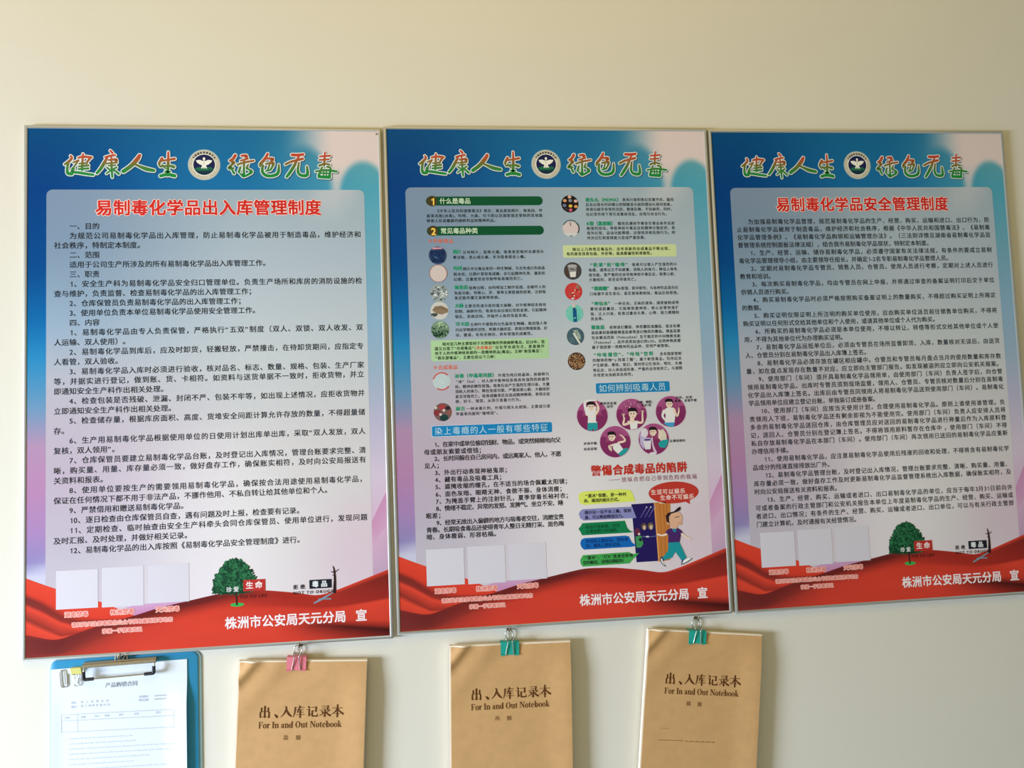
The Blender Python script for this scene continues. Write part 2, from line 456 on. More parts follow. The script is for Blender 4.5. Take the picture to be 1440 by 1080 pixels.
STROKES = [[(74.8,53.1,1.8),(76.9,57.0,3.0),(71.9,63.2,3.6),(65.5,67.9,2.4)],[(71.2,64.7,3.0),(69.3,76.3,3.0),(70.8,83.8,4.2),(76.9,84.8,3.9)],[(94.9,49.6,1.8),(94.2,60.7,2.7),(93.4,77.8,2.7)],[(87.0,56.4,2.1),(96.3,54.5,3.3),(108.6,55.7,2.7)],[(107.1,56.0,3.0),(102.1,63.0,2.7)],[(87.0,61.6,1.8),(81.9,70.1,1.8),(76.9,76.3,1.5)],[(79.1,64.7,1.8),(87.7,60.8,2.1)],[(89.1,66.7,1.8),(101.4,65.7,2.4)],[(88.4,71.6,2.1),(103.5,69.7,3.0)],[(87.7,76.3,2.1),(103.5,75.0,2.7)],[(80.5,75.5,2.1),(76.2,81.0,2.7),(87.0,82.2,3.6),(99.2,84.3,3.6),(111.4,86.1,3.0)],[(139.4,43.6,2.1),(142.9,47.7,2.7)],[(131.0,55.1,2.1),(139.7,52.7,2.7),(147.0,51.4,2.4)],[(134.6,55.1,2.4),(129.5,65.2,4.2),(123.7,75.3,4.2),(117.7,83.1,3.3)],[(136.8,60.2,2.1),(149.6,58.9,3.0),(147.2,64.3,2.1)],[(133.2,66.4,1.8),(150.1,64.3,2.4)],[(136.8,70.1,1.8),(147.7,69.0,1.8)],[(140.9,52.7,1.5),(141.7,76.0,2.7),(142.5,90.3,1.8)],[(133.9,73.3,1.8),(137.5,76.1,2.1)],[(133.1,83.8,1.5),(140.4,77.9,2.1)],[(149.5,72.9,2.1),(144.0,76.3,1.8)],[(144.3,76.3,1.8),(153.0,84.1,3.0)],[(187.5,51.6,4.2),(183.4,58.7,6.2),(173.1,70.4,5.7),(160.7,79.8,5.4)],[(176.1,65.7,2.1),(186.3,70.4,3.3),(198.0,75.5,5.4),(210.8,78.2,4.2)],[(224.5,56.9,3.6),(220.0,65.0,3.3),(220.3,69.1,2.1)],[(222.3,61.3,2.4),(234.8,59.2,2.7),(245.4,57.4,3.3)],[(234.9,45.5,1.8),(234.7,64.6,3.6),(233.4,86.6,3.3)],[(221.5,71.3,2.1),(235.4,69.7,2.7),(243.8,71.8,4.5)],[(224.4,67.8,1.5),(230.0,74.4,1.8)],[(222.1,87.6,4.2),(233.1,85.0,4.5),(245.2,87.5,4.8)],[(229.5,80.4,2.1),(237.6,80.3,2.1)],[(347.3,50.6,3.9),(343.4,56.9,4.2),(338.1,60.1,2.7)],[(338.9,60.1,2.4),(345.2,63.7,3.3),(338.8,69.2,2.7),(336.5,73.9,3.6),(344.0,73.6,2.4)],[(341.7,76.7,2.4),(344.9,82.7,3.0)],[(357.8,51.3,2.4),(366.1,51.2,3.9),(365.3,56.3,2.7)],[(356.2,60.0,1.8),(368.3,56.3,2.7)],[(350.8,67.2,2.1),(361.4,63.3,2.7),(378.3,60.1,2.4)],[(362.2,60.8,2.1),(361.5,78.2,2.7),(361.4,88.4,3.0),(354.4,82.2,1.2)],[(355.6,71.9,2.4),(352.9,80.2,3.0)],[(369.2,67.1,1.8),(366.1,73.5,2.1),(371.8,76.3,2.4),(374.4,80.7,3.6),(363.4,87.7,2.4)],[(402.4,47.5,2.7),(397.8,56.6,4.2),(390.1,65.4,3.9),(389.2,69.9,2.1)],[(398.5,56.1,2.4),(411.7,56.4,3.3),(406.8,62.9,2.1)],[(393.8,68.3,3.0),(392.9,79.4,3.9),(398.8,86.0,4.2),(409.4,86.9,4.2),(419.4,82.0,4.5),(421.3,66.8,1.8)],[(399.1,65.7,2.1),(412.5,63.7,3.0),(406.6,76.5,2.1)],[(399.0,78.4,1.8),(407.3,76.1,2.1)],[(405.5,66.1,1.8),(402.0,76.8,2.1)],[(444.3,49.2,3.9),(455.7,49.4,4.2),(463.7,48.1,3.3)],[(456.0,50.7,2.4),(454.1,55.2,2.4)],[(432.6,66.2,2.7),(443.3,61.1,3.0),(462.1,56.2,3.6)],[(454.4,53.9,2.4),(447.8,68.3,3.9),(439.9,81.1,4.2),(434.5,88.5,3.3)],[(455.8,63.5,2.1),(453.7,77.9,3.3),(458.2,85.5,3.9),(469.7,85.1,4.8),(469.5,69.8,2.1)],[(492.2,51.6,2.1),(509.8,50.3,2.4)],[(501.2,44.0,1.5),(500.2,55.2,2.4),(499.2,68.1,2.4)],[(491.2,58.0,2.1),(507.6,56.8,2.1)],[(490.7,68.4,2.7),(500.0,64.8,2.4),(508.9,66.7,2.1)],[(484.7,78.7,2.1),(501.3,76.2,2.7),(520.6,78.6,3.0)],[(495.6,71.3,2.1),(489.6,86.0,3.3)],[(504.5,70.4,2.4),(510.3,73.1,2.7),(507.5,89.2,3.6)],[(490.0,88.3,4.2),(508.0,89.2,4.8)],[(498.2,77.7,1.2),(498.1,84.9,1.2)],[(502.8,77.7,1.2),(502.7,84.9,1.2)],[(493.5,82.0,1.5),(506.6,82.0,1.5)]]
NLEFT = sum(1 for s in STROKES if s[0][0] < 280)
def heading(du, dv, strokes):
    P = Print()
    def ink(u, v): return ramp([(44, (206, 62, 52)), (58, (176, 88, 52)), (68, (104, 116, 54)), (78, (46, 132, 62)), (92, (24, 140, 66))], v - dv)
    for st in strokes:
        P.stroke(st, (50, 74, 104), 3, 4.0, du=du + 0.9, dv=dv + 1.3)
    for st in strokes: P.stroke(st, (222, 234, 236), 4, 4.2, du=du, dv=dv)
    for st in strokes: P.stroke(st, ink, 5, 1.2, du=du, dv=dv)
    return P

def emblem(u, v):
    P = Print()
    P.disk(u, v, 27.4, (150, 178, 190), 2, n=64); P.disk(u, v, 26.0, (214, 214, 200), 3, n=64)
    P.ring(u, v, 23.6, 24.6, (176, 172, 156), 4, n=64)
    P.disk(u, v, 19.3, (244, 244, 236), 4, n=64); P.disk(u, v, 18.2, (30, 34, 82), 5, n=64)
    hill = [(u + 18.2 * math.cos(a), v + 18.2 * math.sin(a)) for a in np.linspace(0.42, PI - 0.42, 30)]
    P.poly(hill + [(u - 10, v + 4.4), (u - 3, v + 3.2), (u + 4, v + 4.2), (u + 11, v + 4.4)], lambda a, b: mix((34, 112, 82), (18, 44, 70), ss(v + 5, v + 15, b)), 6)
    for k in range(7): P.rect(u - 11 + k * 2.6, v + 6.5 + (k % 2), u - 9.4 + k * 2.6, v + 10, (44, 136, 84), 7)
    W = (240, 242, 236)
    P.poly([(u - 1.2, v + 2), (u - 7.5, v - .5), (u - 12, v - 4), (u - 13.6, v - 7.8), (u - 7, v - 8.6), (u - 1.8, v - 6.5), (u + 1.8, v - 6.5), (u + 7, v - 8.6), (u + 13.6, v - 7.8), (u + 12, v - 4), (u + 7.5, v - .5), (u + 1.2, v + 2)], W, 8)
    P.disk(u, v - 10.5, 2.1, W, 8, 2.7); P.disk(u, v - 2.5, 2.6, W, 8, 5.5)
    for a in (-3.6, 0, 3.6): P.stroke([(u + a * .3, v, 2.4), (u + a, v + 5.6, 2.6)], W, 8)
    P.stroke([(u, v - 8, .3), (u - .3, v - 1, .7)], (170, 150, 110), 9)
    for i, ch in enumerate('中国国家禁毒委员会'):
        a = math.radians(-90 + (i - 4) * 13.4); r = 21.6
        P.put(ch, u + r * math.cos(a) - 1.9 * math.cos(a + PI / 2), v + r * math.sin(a) - 1.9 * math.sin(a + PI / 2), 3.9, (40, 40, 50), 6, 0.02, 1, a + PI / 2)
    s = 'CHINA NATIONAL NARCOTICS CONTROL COMMISSION'
    for i, ch in enumerate(s):
        a = math.radians(205 - i * 230.0 / (len(s) - 1)); r = 21.4
        P.put(ch, u + r * math.cos(a), v + r * math.sin(a), 2.6, (168, 140, 116), 6, 0.0, 1, a - PI / 2)
    return P

def footer(P_card, P_txt, P_slogan, P_slogan2, P_pub, rng, d=(0, 0), pub=(320.6, 556.4, 854.0)):
    du, dv = d
    for u0, v0, u1, v1 in ((52.6, 753.0, 118.2, 815.8), (124.3, 751.6, 190.4, 816.4), (197.6, 751.0, 263.4, 814.2)):
        P_card.rect(u0 + du, v0 + dv, u1 + du, v1 + dv, (214, 211, 222), 4)
    pk, rd = (250, 196, 186), (214, 74, 70)
    for s, u0, u1, v in (('湖南禁毒', 65.6, 103.2, 825.0), ('株洲禁毒', 137.4, 175.6, 825.2), ('天元禁毒', 209.6, 247.8, 824.9),
                         ('请扫码关注禁毒微信公众号获取最新禁毒动态', 77, 236.7, 842.0), ('掌握一手禁毒资讯', 124.6, 188, 855.2)):
        P_txt.text(s, u0 + du, v + dv, (u1 - u0) / len(s) * 0.98, rd, 6, u1 + du, 0.0, halo=pk, halo_r=1.0)
    # green tree in leaf
    P = P_slogan
    tr = lambda u, v: (u + du, v + dv)
    P.disk(*tr(341.2, 824.4), 11.2, (52, 176, 84), 4, 3.2)
    P.stroke([tr(339.8, 800) + (2.2,), tr(340.6, 824) + (3.0,)], (62, 30, 28), 5)
    crown = [(302, 803), (302, 795), (304, 786), (309, 775), (315, 763), (322, 754), (331, 749.5), (340, 748), (349, 752), (357, 760), (364, 771), (370, 782), (374, 793), (372, 800), (364, 804), (350, 806), (330, 806), (314, 805)]
    P.poly([tr(*c) for c in crown], (18, 64, 42), 4.3)
    for i in range(len(crown)):
        for k in range(3):
            x, y = crown[i][0] * (1 - k / 3) + crown[(i + 1) % len(crown)][0] * k / 3, crown[i][1] * (1 - k / 3) + crown[(i + 1) % len(crown)][1] * k / 3
            P.disk(*tr(x + rng.uniform(-.8, .8), y + rng.uniform(-.8, .8)), rng.uniform(1.2, 2.2), mix((16, 58, 38), (40, 108, 70), rng.random()), 4.35, n=7)
    for _ in range(420):
        a = rng.uniform(0, 2 * PI); q = math.sqrt(rng.random())
        x = 337.5 + 35 * q * math.cos(a); y = 782 + 33 * q * math.sin(a)
        if y > 803 - rng.random() * 5 or abs(x - 337.5) > 37 * math.sqrt(max(0, 1 - ((y - 800) / 56.0) ** 2)) * (0.72 + 0.28 * min(1, (y - 747) / 30)): continue
        g = rng.random(); lit = ss(370, 310, x) * .5 + ss(800, 750, y) * .5
        col = mix((14, 54, 36), (54, 132, 84), min(1, g * 0.75 + lit * .2))
        P.disk(*tr(x, y), rng.uniform(1.6, 3.6), col, 4.4 + g * .8, rng.uniform(1.2, 2.4), rng.uniform(0, 3), n=6)
    P.rect(351.4 + du, 784.0 + dv, 387.6 + du, 803.0 + dv, (186, 50, 46), 5.6)
    P.text('生命', 355.4 + du, 793.0 + dv, 12.6, (248, 236, 236), 6, 385.5 + du, 0.02)
    P.text('珍爱', 323.4 + du, 798.6 + dv, 9.4, (236, 240, 240), 6, 346.5 + du, 0.01)
    P.text('YES TO LIFE', 345.0 + du, 811.6 + dv, 7.0, (96, 30, 30), 6, 390.5 + du, 0.02, sx=1.1)
    P = P_slogan2
    P.rect(460.6 + du, 790.0 + dv, 497.8 + du, 804.8 + dv, (30, 32, 44), 5.6)
    P.text('毒品', 465.0 + du, 797.2 + dv, 11.0, (232, 236, 240), 6, 494.5 + du, 0.03)
    P.text('拒绝', 433.4 + du, 800.6 + dv, 8.2, (40, 30, 36), 6, 457 + du, 0.02)
    P.text('NOT TO DRUGS', 433.2 + du, 810.2 + dv, 6.6, (50, 24, 26), 6, 500.5 + du, 0.02, sx=1.1)
    K = (44, 24, 30)
    P.stroke([tr(500.6, 769) + (1.4,), tr(502.4, 775) + (2.6,), tr(503.4, 790) + (3.8,), tr(502.4, 812) + (5.4,)], K, 6)
    P.stroke([tr(497.0, 777.6) + (1.0,), tr(503, 778.6) + (1.6,), tr(510.4, 774.4) + (.9,)], K, 6)
    P.stroke([tr(502, 785) + (1.0,), tr(499.4, 783.4) + (.8,)], K, 6)
    G = (120, 150, 166)
    P.stroke([tr(468, 829) + (2.4,), tr(484, 821.5) + (3.4,), tr(500, 813) + (1.4,)], G, 5)
    P.stroke([tr(476, 822.6) + (1.6,), tr(496, 823.4) + (2.2,)], G, 5.2)
    a, b, v = pub
    P_pub.text('株洲市公安局天元分局', a, v, 21.0, (244, 232, 236), 6, a + 201, 0.022, sx=0.94)
    P_pub.text('宣', b - 19.6, v, 21.0, (244, 232, 236), 6, None, 0.022, sx=0.94)

def frame_mesh(parent):
    prof = [(0, -9.9), (0, -1.6), (0.7, -0.4), (1.9, 0.2), (3.4, 0.1), (4.7, -0.5), (5.4, -1.1), (5.4, -2.4)]
    vs, fs = [], []; n = len(prof)
    for cu, cv, su, sv in ((0, 0, 1, 1), (PW, 0, -1, 1), (PW, PH, -1, -1), (0, PH, 1, -1)):
        for d, z in prof: vs.append(Vector(((cu + su * d - 300) / 1000, -z / 1000, (PH - cv - sv * d) / 1000)))
    for k in range(4):
        for i in range(n - 1):
            j = (k + 1) % 4; fs.append((k * n + i, k * n + i + 1, j * n + i + 1, j * n + i))
    me = mesh_obj('frame', [(vs, fs)], parent, M_ALU)
    return me

def backing(parent):
    v, f = slab([(-299.0, 1.0), (299.0, 1.0), (299.0, PH - 1), (-299.0, PH - 1)], -9.8, -2.0)
    return mesh_obj('backing_board', [(v, f)], parent, material('white_foam_board', (222, 222, 216), .7), False)

sheet0 = None
def poster(x0, y0, a, label, slogan=True, hshift=(0, 0), shift=(0, 0), pub=(320.6, 556.4, 854.0), seed=3, em=(294.6, 67.6)):
    """x0, y0: top left corner in wall millimetres; a: small tilt"""
    global sheet0
    ca, sa = math.cos(a), math.sin(a)
    bx, by = x0 + ca * 300 + sa * PH, y0 + sa * 300 - ca * PH
    root = empty('framed_poster', V(bx, by, 0), -a)
    tag(root, label, 'poster', 'framed notice posters in a row on the wall')
    frame_mesh(root); backing(root)
    if sheet0 is None: sheet0 = sheet_print().build('printed_sheet', root, poster_map, M_PRINT)
    else:
        s = sheet0.copy(); COL.objects.link(s); s.parent = root
    for half in (STROKES[:NLEFT], STROKES[NLEFT:]): heading(*hshift, half).build('heading_lettering', root, poster_map, M_INK)
    emblem(*em).build('emblem', root, poster_map, M_INK)
    A, B, C, C2, D = Print(), Print(), Print(), Print(), Print()
    footer(A, B, C, C2, D, random.Random(seed), shift, pub)
    A.build('blank_code_squares', root, poster_map, M_INK); B.build('caption_lettering', root, poster_map, M_INK)
    if slogan: C.build('green_tree_slogan', root, poster_map, M_INK); C2.build('bare_tree_slogan', root, poster_map, M_INK)
    D.build('publisher_lettering', root, poster_map, M_INK)
    return root

def title(P, s, u0, u1, v, size):
    P.text(s, u0 + 1.0, v + 1.6, size, (120, 110, 130), 2, u1 + 1.0, 0.02)
    P.text(s, u0, v, size, (212, 46, 40), 4, u1, 0.026, halo=(250, 230, 228), halo_r=1.9)
TXT = (26, 34, 46)
def body(P, lines, u0, ui, u1, v0, dv, size, off=0.006, drift=0.0):
    pitch = None
    for i, s in enumerate(lines):
        full = s.endswith('|'); s = s.rstrip('|'); ind = s.startswith('>'); s = s.lstrip('>')
        sh = drift * i
        u = (ui if ind else u0) + sh
        P.text(s, u, v0 + i * dv, size, TXT, 3, (u1 + sh) if full else None, off, pitch=1.02)

# --- left poster
p1 = poster(0, 0, -0.00266, 'framed poster leftmost of the three, above the blue clipboard, one long numbered text')
P = Print(); title(P, '易制毒化学品出入库管理制度', 114.5, 493.5, 143.2, 28.6); P.build('title_lettering', p1, poster_map, M_INK)
T1 = '''>一、目的
>为规范公司易制毒化学品出入库管理，防止易制毒化学品被用于制造毒品，维护经济和|
社会秩序，特制定本制度。
>二、范围
>适用于公司生产所涉及的所有易制毒化学品出入库管理工作。
>三、职责
>1、安全生产科为易制毒化学品安全归口管理单位。负责生产场所和库房的消防设施的检|
查与维护，负责监督、检查易制毒化学品的出入库管理工作；
>2、仓库保管员负责易制毒化学品的出入库管理工作；
>3、使用单位负责本单位易制毒化学品使用安全管理工作。
>四、内容
>1、易制毒化学品由专人负责保管，严格执行“五双”制度（双人、双锁、双人收发、双|
人运输、双人使用）。
>2、易制毒化学品到库后，应及时卸货，轻搬轻放，严禁撞击，在待卸货期间，应指定专|
人看管，双人验收。
>3、易制毒化学品入库时必须进行验收，核对品名、标志、数量、规格、包装、生产厂家|
等，并据实进行登记，做到账、货、卡相符。如资料与送货单据不一致时，拒收货物，并立|
即通知安全生产科作出相关处理。
>4、检查包装是否残破、泄漏、封闭不严、包装不牢等，如出现上述情况，应拒收货物并|
立即通知安全生产科作出相关处理。
>5、检查储存量，根据库房面积、高度、货堆安全间距计算允许存放的数量，不得超量储|
存。
>6、生产用易制毒化学品根据使用单位的日使用计划出库单出库，采取“双人发放，双人|
复核，双人领用”。
>7、仓库保管员要建立易制毒化学品台账，及时登记出入库情况，管理台账要求完整、清|
晰，购买量、用量、库存量必须一致，做好盘存工作，确保账实相符，及时向公安局报送有|
关资料和报表。
>8、使用单位要按生产的需要领用易制毒化学品，确保按合法用途使用易制毒化学品，|
保证在任何情况下都不用于非法产品，不挪作他用、不私自转让给其他单位和个人。
>9、严禁借用和赠送易制毒化学品。
>10、逐日检查由仓库保管员自查，遇有问题及时上报，检查要有记录。
>11、定期检查、临时抽查由安全生产科牵头会同仓库保管员、使用单位进行，发现问题|
及时汇报、及时处理，并做好相关记录。
>12、易制毒化学品的出入库按照《易制毒化学品安全管理制度》进行。'''.split('\n')
P = Print(); body(P, T1, 48.2, 72.9, 561.5, 175.2, 16.53, 12.0, 0.011); P.build('body_lettering', p1, poster_map, M_INK)
n = Print(); n.disk(591.9, 10.3, 1.5, (70, 50, 40), 4)
nail, nf = tube([Vector(((591.9 - 300) / 1000, 0.0012, (PH - 10.3) / 1000)), Vector(((591.9 - 300) / 1000, -0.0006, (PH - 10.3) / 1000))], 0.0013)
mesh_obj('nail_head', [(nail, nf)], p1, M_HOOK)

# --- right poster
p3 = poster(1207.8, 1.25, 0.00241, 'framed poster rightmost of the three, densest small text, nothing hanging below it', True, (-3.3, 2.6), (2.0, 1.0), (324.2, 561.0, 859.6), 5, (292.3, 68.4))
P = Print(); title(P, '易制毒化学品安全管理制度', 124.2, 474.6, 144.0, 28.4); P.build('title_lettering', p3, poster_map, M_INK)
T3 = '''>为加强易制毒化学品管理，规范易制毒化学品的生产、经营、购买、运输和进口、出口行为，防|
止易制毒化学品被用于制造毒品，维护经济和社会秩序，根据《中华人民共和国禁毒法》、《易制毒|
化学品管理条例》、《易制毒化学品购销和运输管理办法》。（三法则详情见湖南省易制毒化学品监|
督管理系统控制面板法律法规），结合我市易制毒化学品现状，特制定本制度。
>1、生产、经营、运输、储存易制毒化学品，必须遵守国家有关法律法规，有条件的要成立易制|
毒化学品管理领导小组，由主要领导任组长，并确定1-2名专职易制毒化学品管理人员。
>2、定期对易制毒化学品专管员、销售人员、仓管员、使用人员进行考察，定期对上述人员进行|
教育和培训。
>3、每次购买易制毒化学品，均由专管员在网上申报，并将通过审查的备案证明打印后交于单位|
供销人员进行购买。
>4、购买易制毒化学品时必须严格按照购买备案证明上的数量购买，不得超过购买证明上所限定|
的数额。
>5、购买证明仅限证明上所注明的购买单位使用，应由购买单位派员前往销售单位购买，不得将|
购买证明以任何形式交给其他单位和个人使用，或请其他单位或个人代为购买。
>6、所购买的易制毒化学品必须是本单位使用，不得以转让、转借等形式交给其他单位或个人使|
用，不得为其他单位代为办理购买证明。
>7、易制毒化学品运抵单位后，必须由专管员在场所监督卸货、入库，数量核对无误后，由送货|
人、仓管员分别在易制毒化学品出入库簿上签名。
>8、易制毒化学品必须存放在罐区相应罐中。仓管员和专管员每月盘点当月的使用数量和库存数|
量，如在盘点发现存在数量不对应，应立即向主管部门报告。如发现被盗的应立即向公安机关报案。|
>9、使用部门（车间）须开具易制毒化学品领用单，由使用部门（车间）负责人签字后，向仓管|
领用易制毒化学品。出库时专管员须到现场监督，领用人、仓管员、专管员核对数量后分别在易制毒|
化学品出入库簿上签名。出库后由专管员同领用人将易制毒化学品送到使用部门（车间）。易制毒化|
学品领用单位应建立登记台账，单独装订成册备案。
>10、使用部门（车间）应按当天使用计划，合理使用易制毒化学品。原则上谁使用谁管理。负|
责领用人下班，易制毒化学品还有剩余即视为不能使用完。使用部门（车间）负责人应安排人员将|
多余的易制毒化学品送回仓库，由仓库管理员应对送回的易制毒化学品进行称量后作为入库原料登|
记，送回人、仓管员分别在登记簿上签名。不得将领用原料暂存在仓库中 ，使用部门（车间）不得|
私自存放易制毒化学品在本部门（车间）。使用部门（车间）再次领用已送回的易制毒化学品应重新|
办理信用手续。
>11、使用易制毒化学品，应注意易制毒化学品使用后残液的回收和处理，不得将含有易制毒化学|
品成分的残液直接排放出厂外。
>12、易制毒化学品管理台账，及时登记出入库情况，管理台账要求完整、清晰、购买量、用量、|
库存量必须一致，做好盘存工作及时更新易制毒化学品监督管理系统出入库数据，确保账实相符，及|
时向公安局报送有关资料和报表。
>13、生产、经营、购买、运输或者进口、出口易制毒化学品的单位，应当于每年3月31日前向许|
可或者备案的行政主管部门和公安机关报告本单位上年度易制毒化学品的生产、经营、购买、运输或|
者进口、出口情况；有条件的生产、经营、购买、运输或者进口、出口单位，可以与有关行政主管部|
门建立计算机，及时通报有关经营情况。'''.split('\n')
P = Print(); body(P, T3, 44.3, 66.9, 557.8, 176.6, 14.79, 10.9, 0.011, 0.13); P.build('body_lettering', p3, poster_map, M_INK)
# --- middle poster
p2 = poster(604.2, 2.9, 0.00025, 'framed poster in the middle of the three, covered in small round pictures and cartoons', False, (-2.4, 0.8), (0.6, 0.6), (320.4, 555.6, 856.6), 4, (292.6, 69.0))
Q = Print(); Lt = Print(); Lt2 = Print()
GR, HD = (8, 84, 52), (20, 150, 112)
for v, num, s, w in ((136.8, '1', '什么是毒品', 56), (191.2, '2', '常见毒品种类', 67)):
    Q.rrect(72, v - 8.2, 283.4, v + 8.2, 8.0, GR, 3)
    Q.disk(83, v, 9.6, (70, 64, 40), 4)
    Q.text(num, 79.6, v + .6, 17.5, (248, 206, 90), 6, None, 0.03, halo=(120, 70, 30), halo_r=.6)
    Q.text(s, 96.3, v, 11.2, (206, 234, 206), 6, 96.3 + w, 0.018)
Q.build('section_bar', p2, poster_map, M_INK)

def small(P, rows, u0, u1, size=6.6, col=(38, 50, 58), off=0.012):
    """rows: (v, start, text, fills the line)"""
    for v, us, s, full in rows:
        if full: P.text(s, us, v, size, col, 3, u1, off)
        else: P.text(s, us, v, size, col, 3, None, off, pitch=1.08)
def head(P, s, u, v, u1, size=8.0): P.text(s, u, v, size, HD, 4, u1, 0.03, halo=(160, 216, 206), halo_r=0.35)
a, b = 117.0, 282.8
small(Lt, [(154.8, 88.5, '《中华人民共和国禁毒法》规定，毒品是指鸦片、海洛因、甲', 1), (163.8, 72.2, '基苯丙胺(冰毒)、吗啡、大麻、可卡因以及国家规定管制的其他能', 1),
           (172.6, 72.0, '够使人形成瘾癖的麻醉药品和精神药品。', 0)], 72, 282.8)
head(Lt2, '鸦片', a, 229.4, 132.6); head(Lt2, '吗啡', a, 259.4, 132.6); head(Lt2, '海洛因', 117.4, 293.8, 141.8); head(Lt2, '大麻', 117.4, 326.6, 132.6)
head(Lt2, '可卡因', 117.4, 359.8, 141.8); head(Lt2, '冰毒（甲基苯丙胺）', 112.9, 452.4, 188); head(Lt2, '麻古', 112.9, 510.2, 130)
small(Lt, [(230.4, 134.5, '又叫阿片，俗称大烟，吸食者初吸时会感到头', 1), (239.5, a, '晕目眩、恶心或头痛，多次吸食就会上瘾。', 0),
           (260.4, 134, '鸦片中分离出来的一种生物碱，为无色或白色结晶', 1), (270, a, '粉末状，比鸦片更容易成瘾，会引起精神失常、谵妄和', 1), (279.2, a, '幻想，过量使用会导致呼吸衰竭而死亡。', 0),
           (295, 143.5, '俗称白粉，由吗啡加工制作而成，会破坏人的', 1), (304, a, '免疫功能，导致心、肝、肾等主要脏器的损害，注射吸', 1), (312.8, a, '食还能传播艾滋病等疾病。', 0),
           (327.6, 134.5, '主要活性成分是四氢大麻酚，对中枢神经系统有', 1), (337, a, '抑制、麻醉作用，吸食后会出现幻觉和妄想，引起精神', 1), (346.4, a, '错乱、思维迟钝，并破坏人体的免疫系统。', 0),
           (361, 143.5, '古柯叶中提取的白色晶状生物碱，能加强人体', 1), (370.2, a, '内化学物质的活性，刺激大脑皮层，表现出情绪高涨、好', 1), (379.4, a, '动、健谈，有攻击倾向，具有很强的成瘾性。', 0),
           (453.2, 190, '外观为纯白结晶体，故被称为', 1), (462.4, 115, '“冰”（Ice），对人体中枢神经系统具有强烈的刺激作', 1), (471.4, 112.8, '用，精神依赖性很强。吸食后会产生强烈生理兴奋，大量', 1),
           (480, 112.8, '消耗人的体力，降低免疫功能，严重损害心脏、大脑组织', 1), (489, 112.8, '甚至导致死亡。吸食成瘾者还会造成精神障碍，表现出妄', 1), (497.6, 112.8, '想、好斗、错觉，从而引发暴力行为。', 0),
           (510.9, 132, '一种冰毒片剂，外观与摇头丸相似，主要成分是', 1), (519.8, 112.8, '甲基苯丙胺和“咖啡因”。', 0)], a, b)
OR = (232, 120, 92)
Lt2.text('＊传统毒品', 73, 209.4, 8.4, OR, 4, 119.4, 0.01); Lt2.text('＊合成毒品', 75, 436.3, 8.4, OR, 4, 119, 0.01)
Gr = Print()
Gr.rrect(72.6, 388.0, 284.0, 425.0, 1.5, (176, 214, 166), 2)
Gr.rrect(317.0, 219.4, 530.0, 242.2, 3.0, (206, 222, 168), 2)
small(Gr, [(394.8, 93, '相对这几种主要取材于天然植物的传统麻醉毒品，近20年，我', 1), (403, 79.4, '国又出现了“合成毒品”，', 0), (402.9, 187, '以化学合成为主，是直接作', 1), (411.2, 79.4, '用于人的中枢神经系统的一类精神药品(毒品)，又称“新型毒品”、', 1), (419.6, 80, '“俱乐部毒品”，主要包括以下几种：', 0)], 79, 277, 6.4, (26, 44, 30), 0.02)
Gr.text('“合成毒品”', 149, 402.9, 6.6, (226, 80, 60), 3, 186, 0.02)
small(Gr, [(227.2, 334.8, '除以上几种常见毒品外，近年来新的合成毒品不断出现，', 1), (235.5, 323.4, '有的甚至改变包装、外形等，极具欺骗性和诱惑性。', 0)], 323, 522, 6.6, (30, 46, 26), 0.02)
Gr.build('green_note_box', p2, poster_map, M_INK)

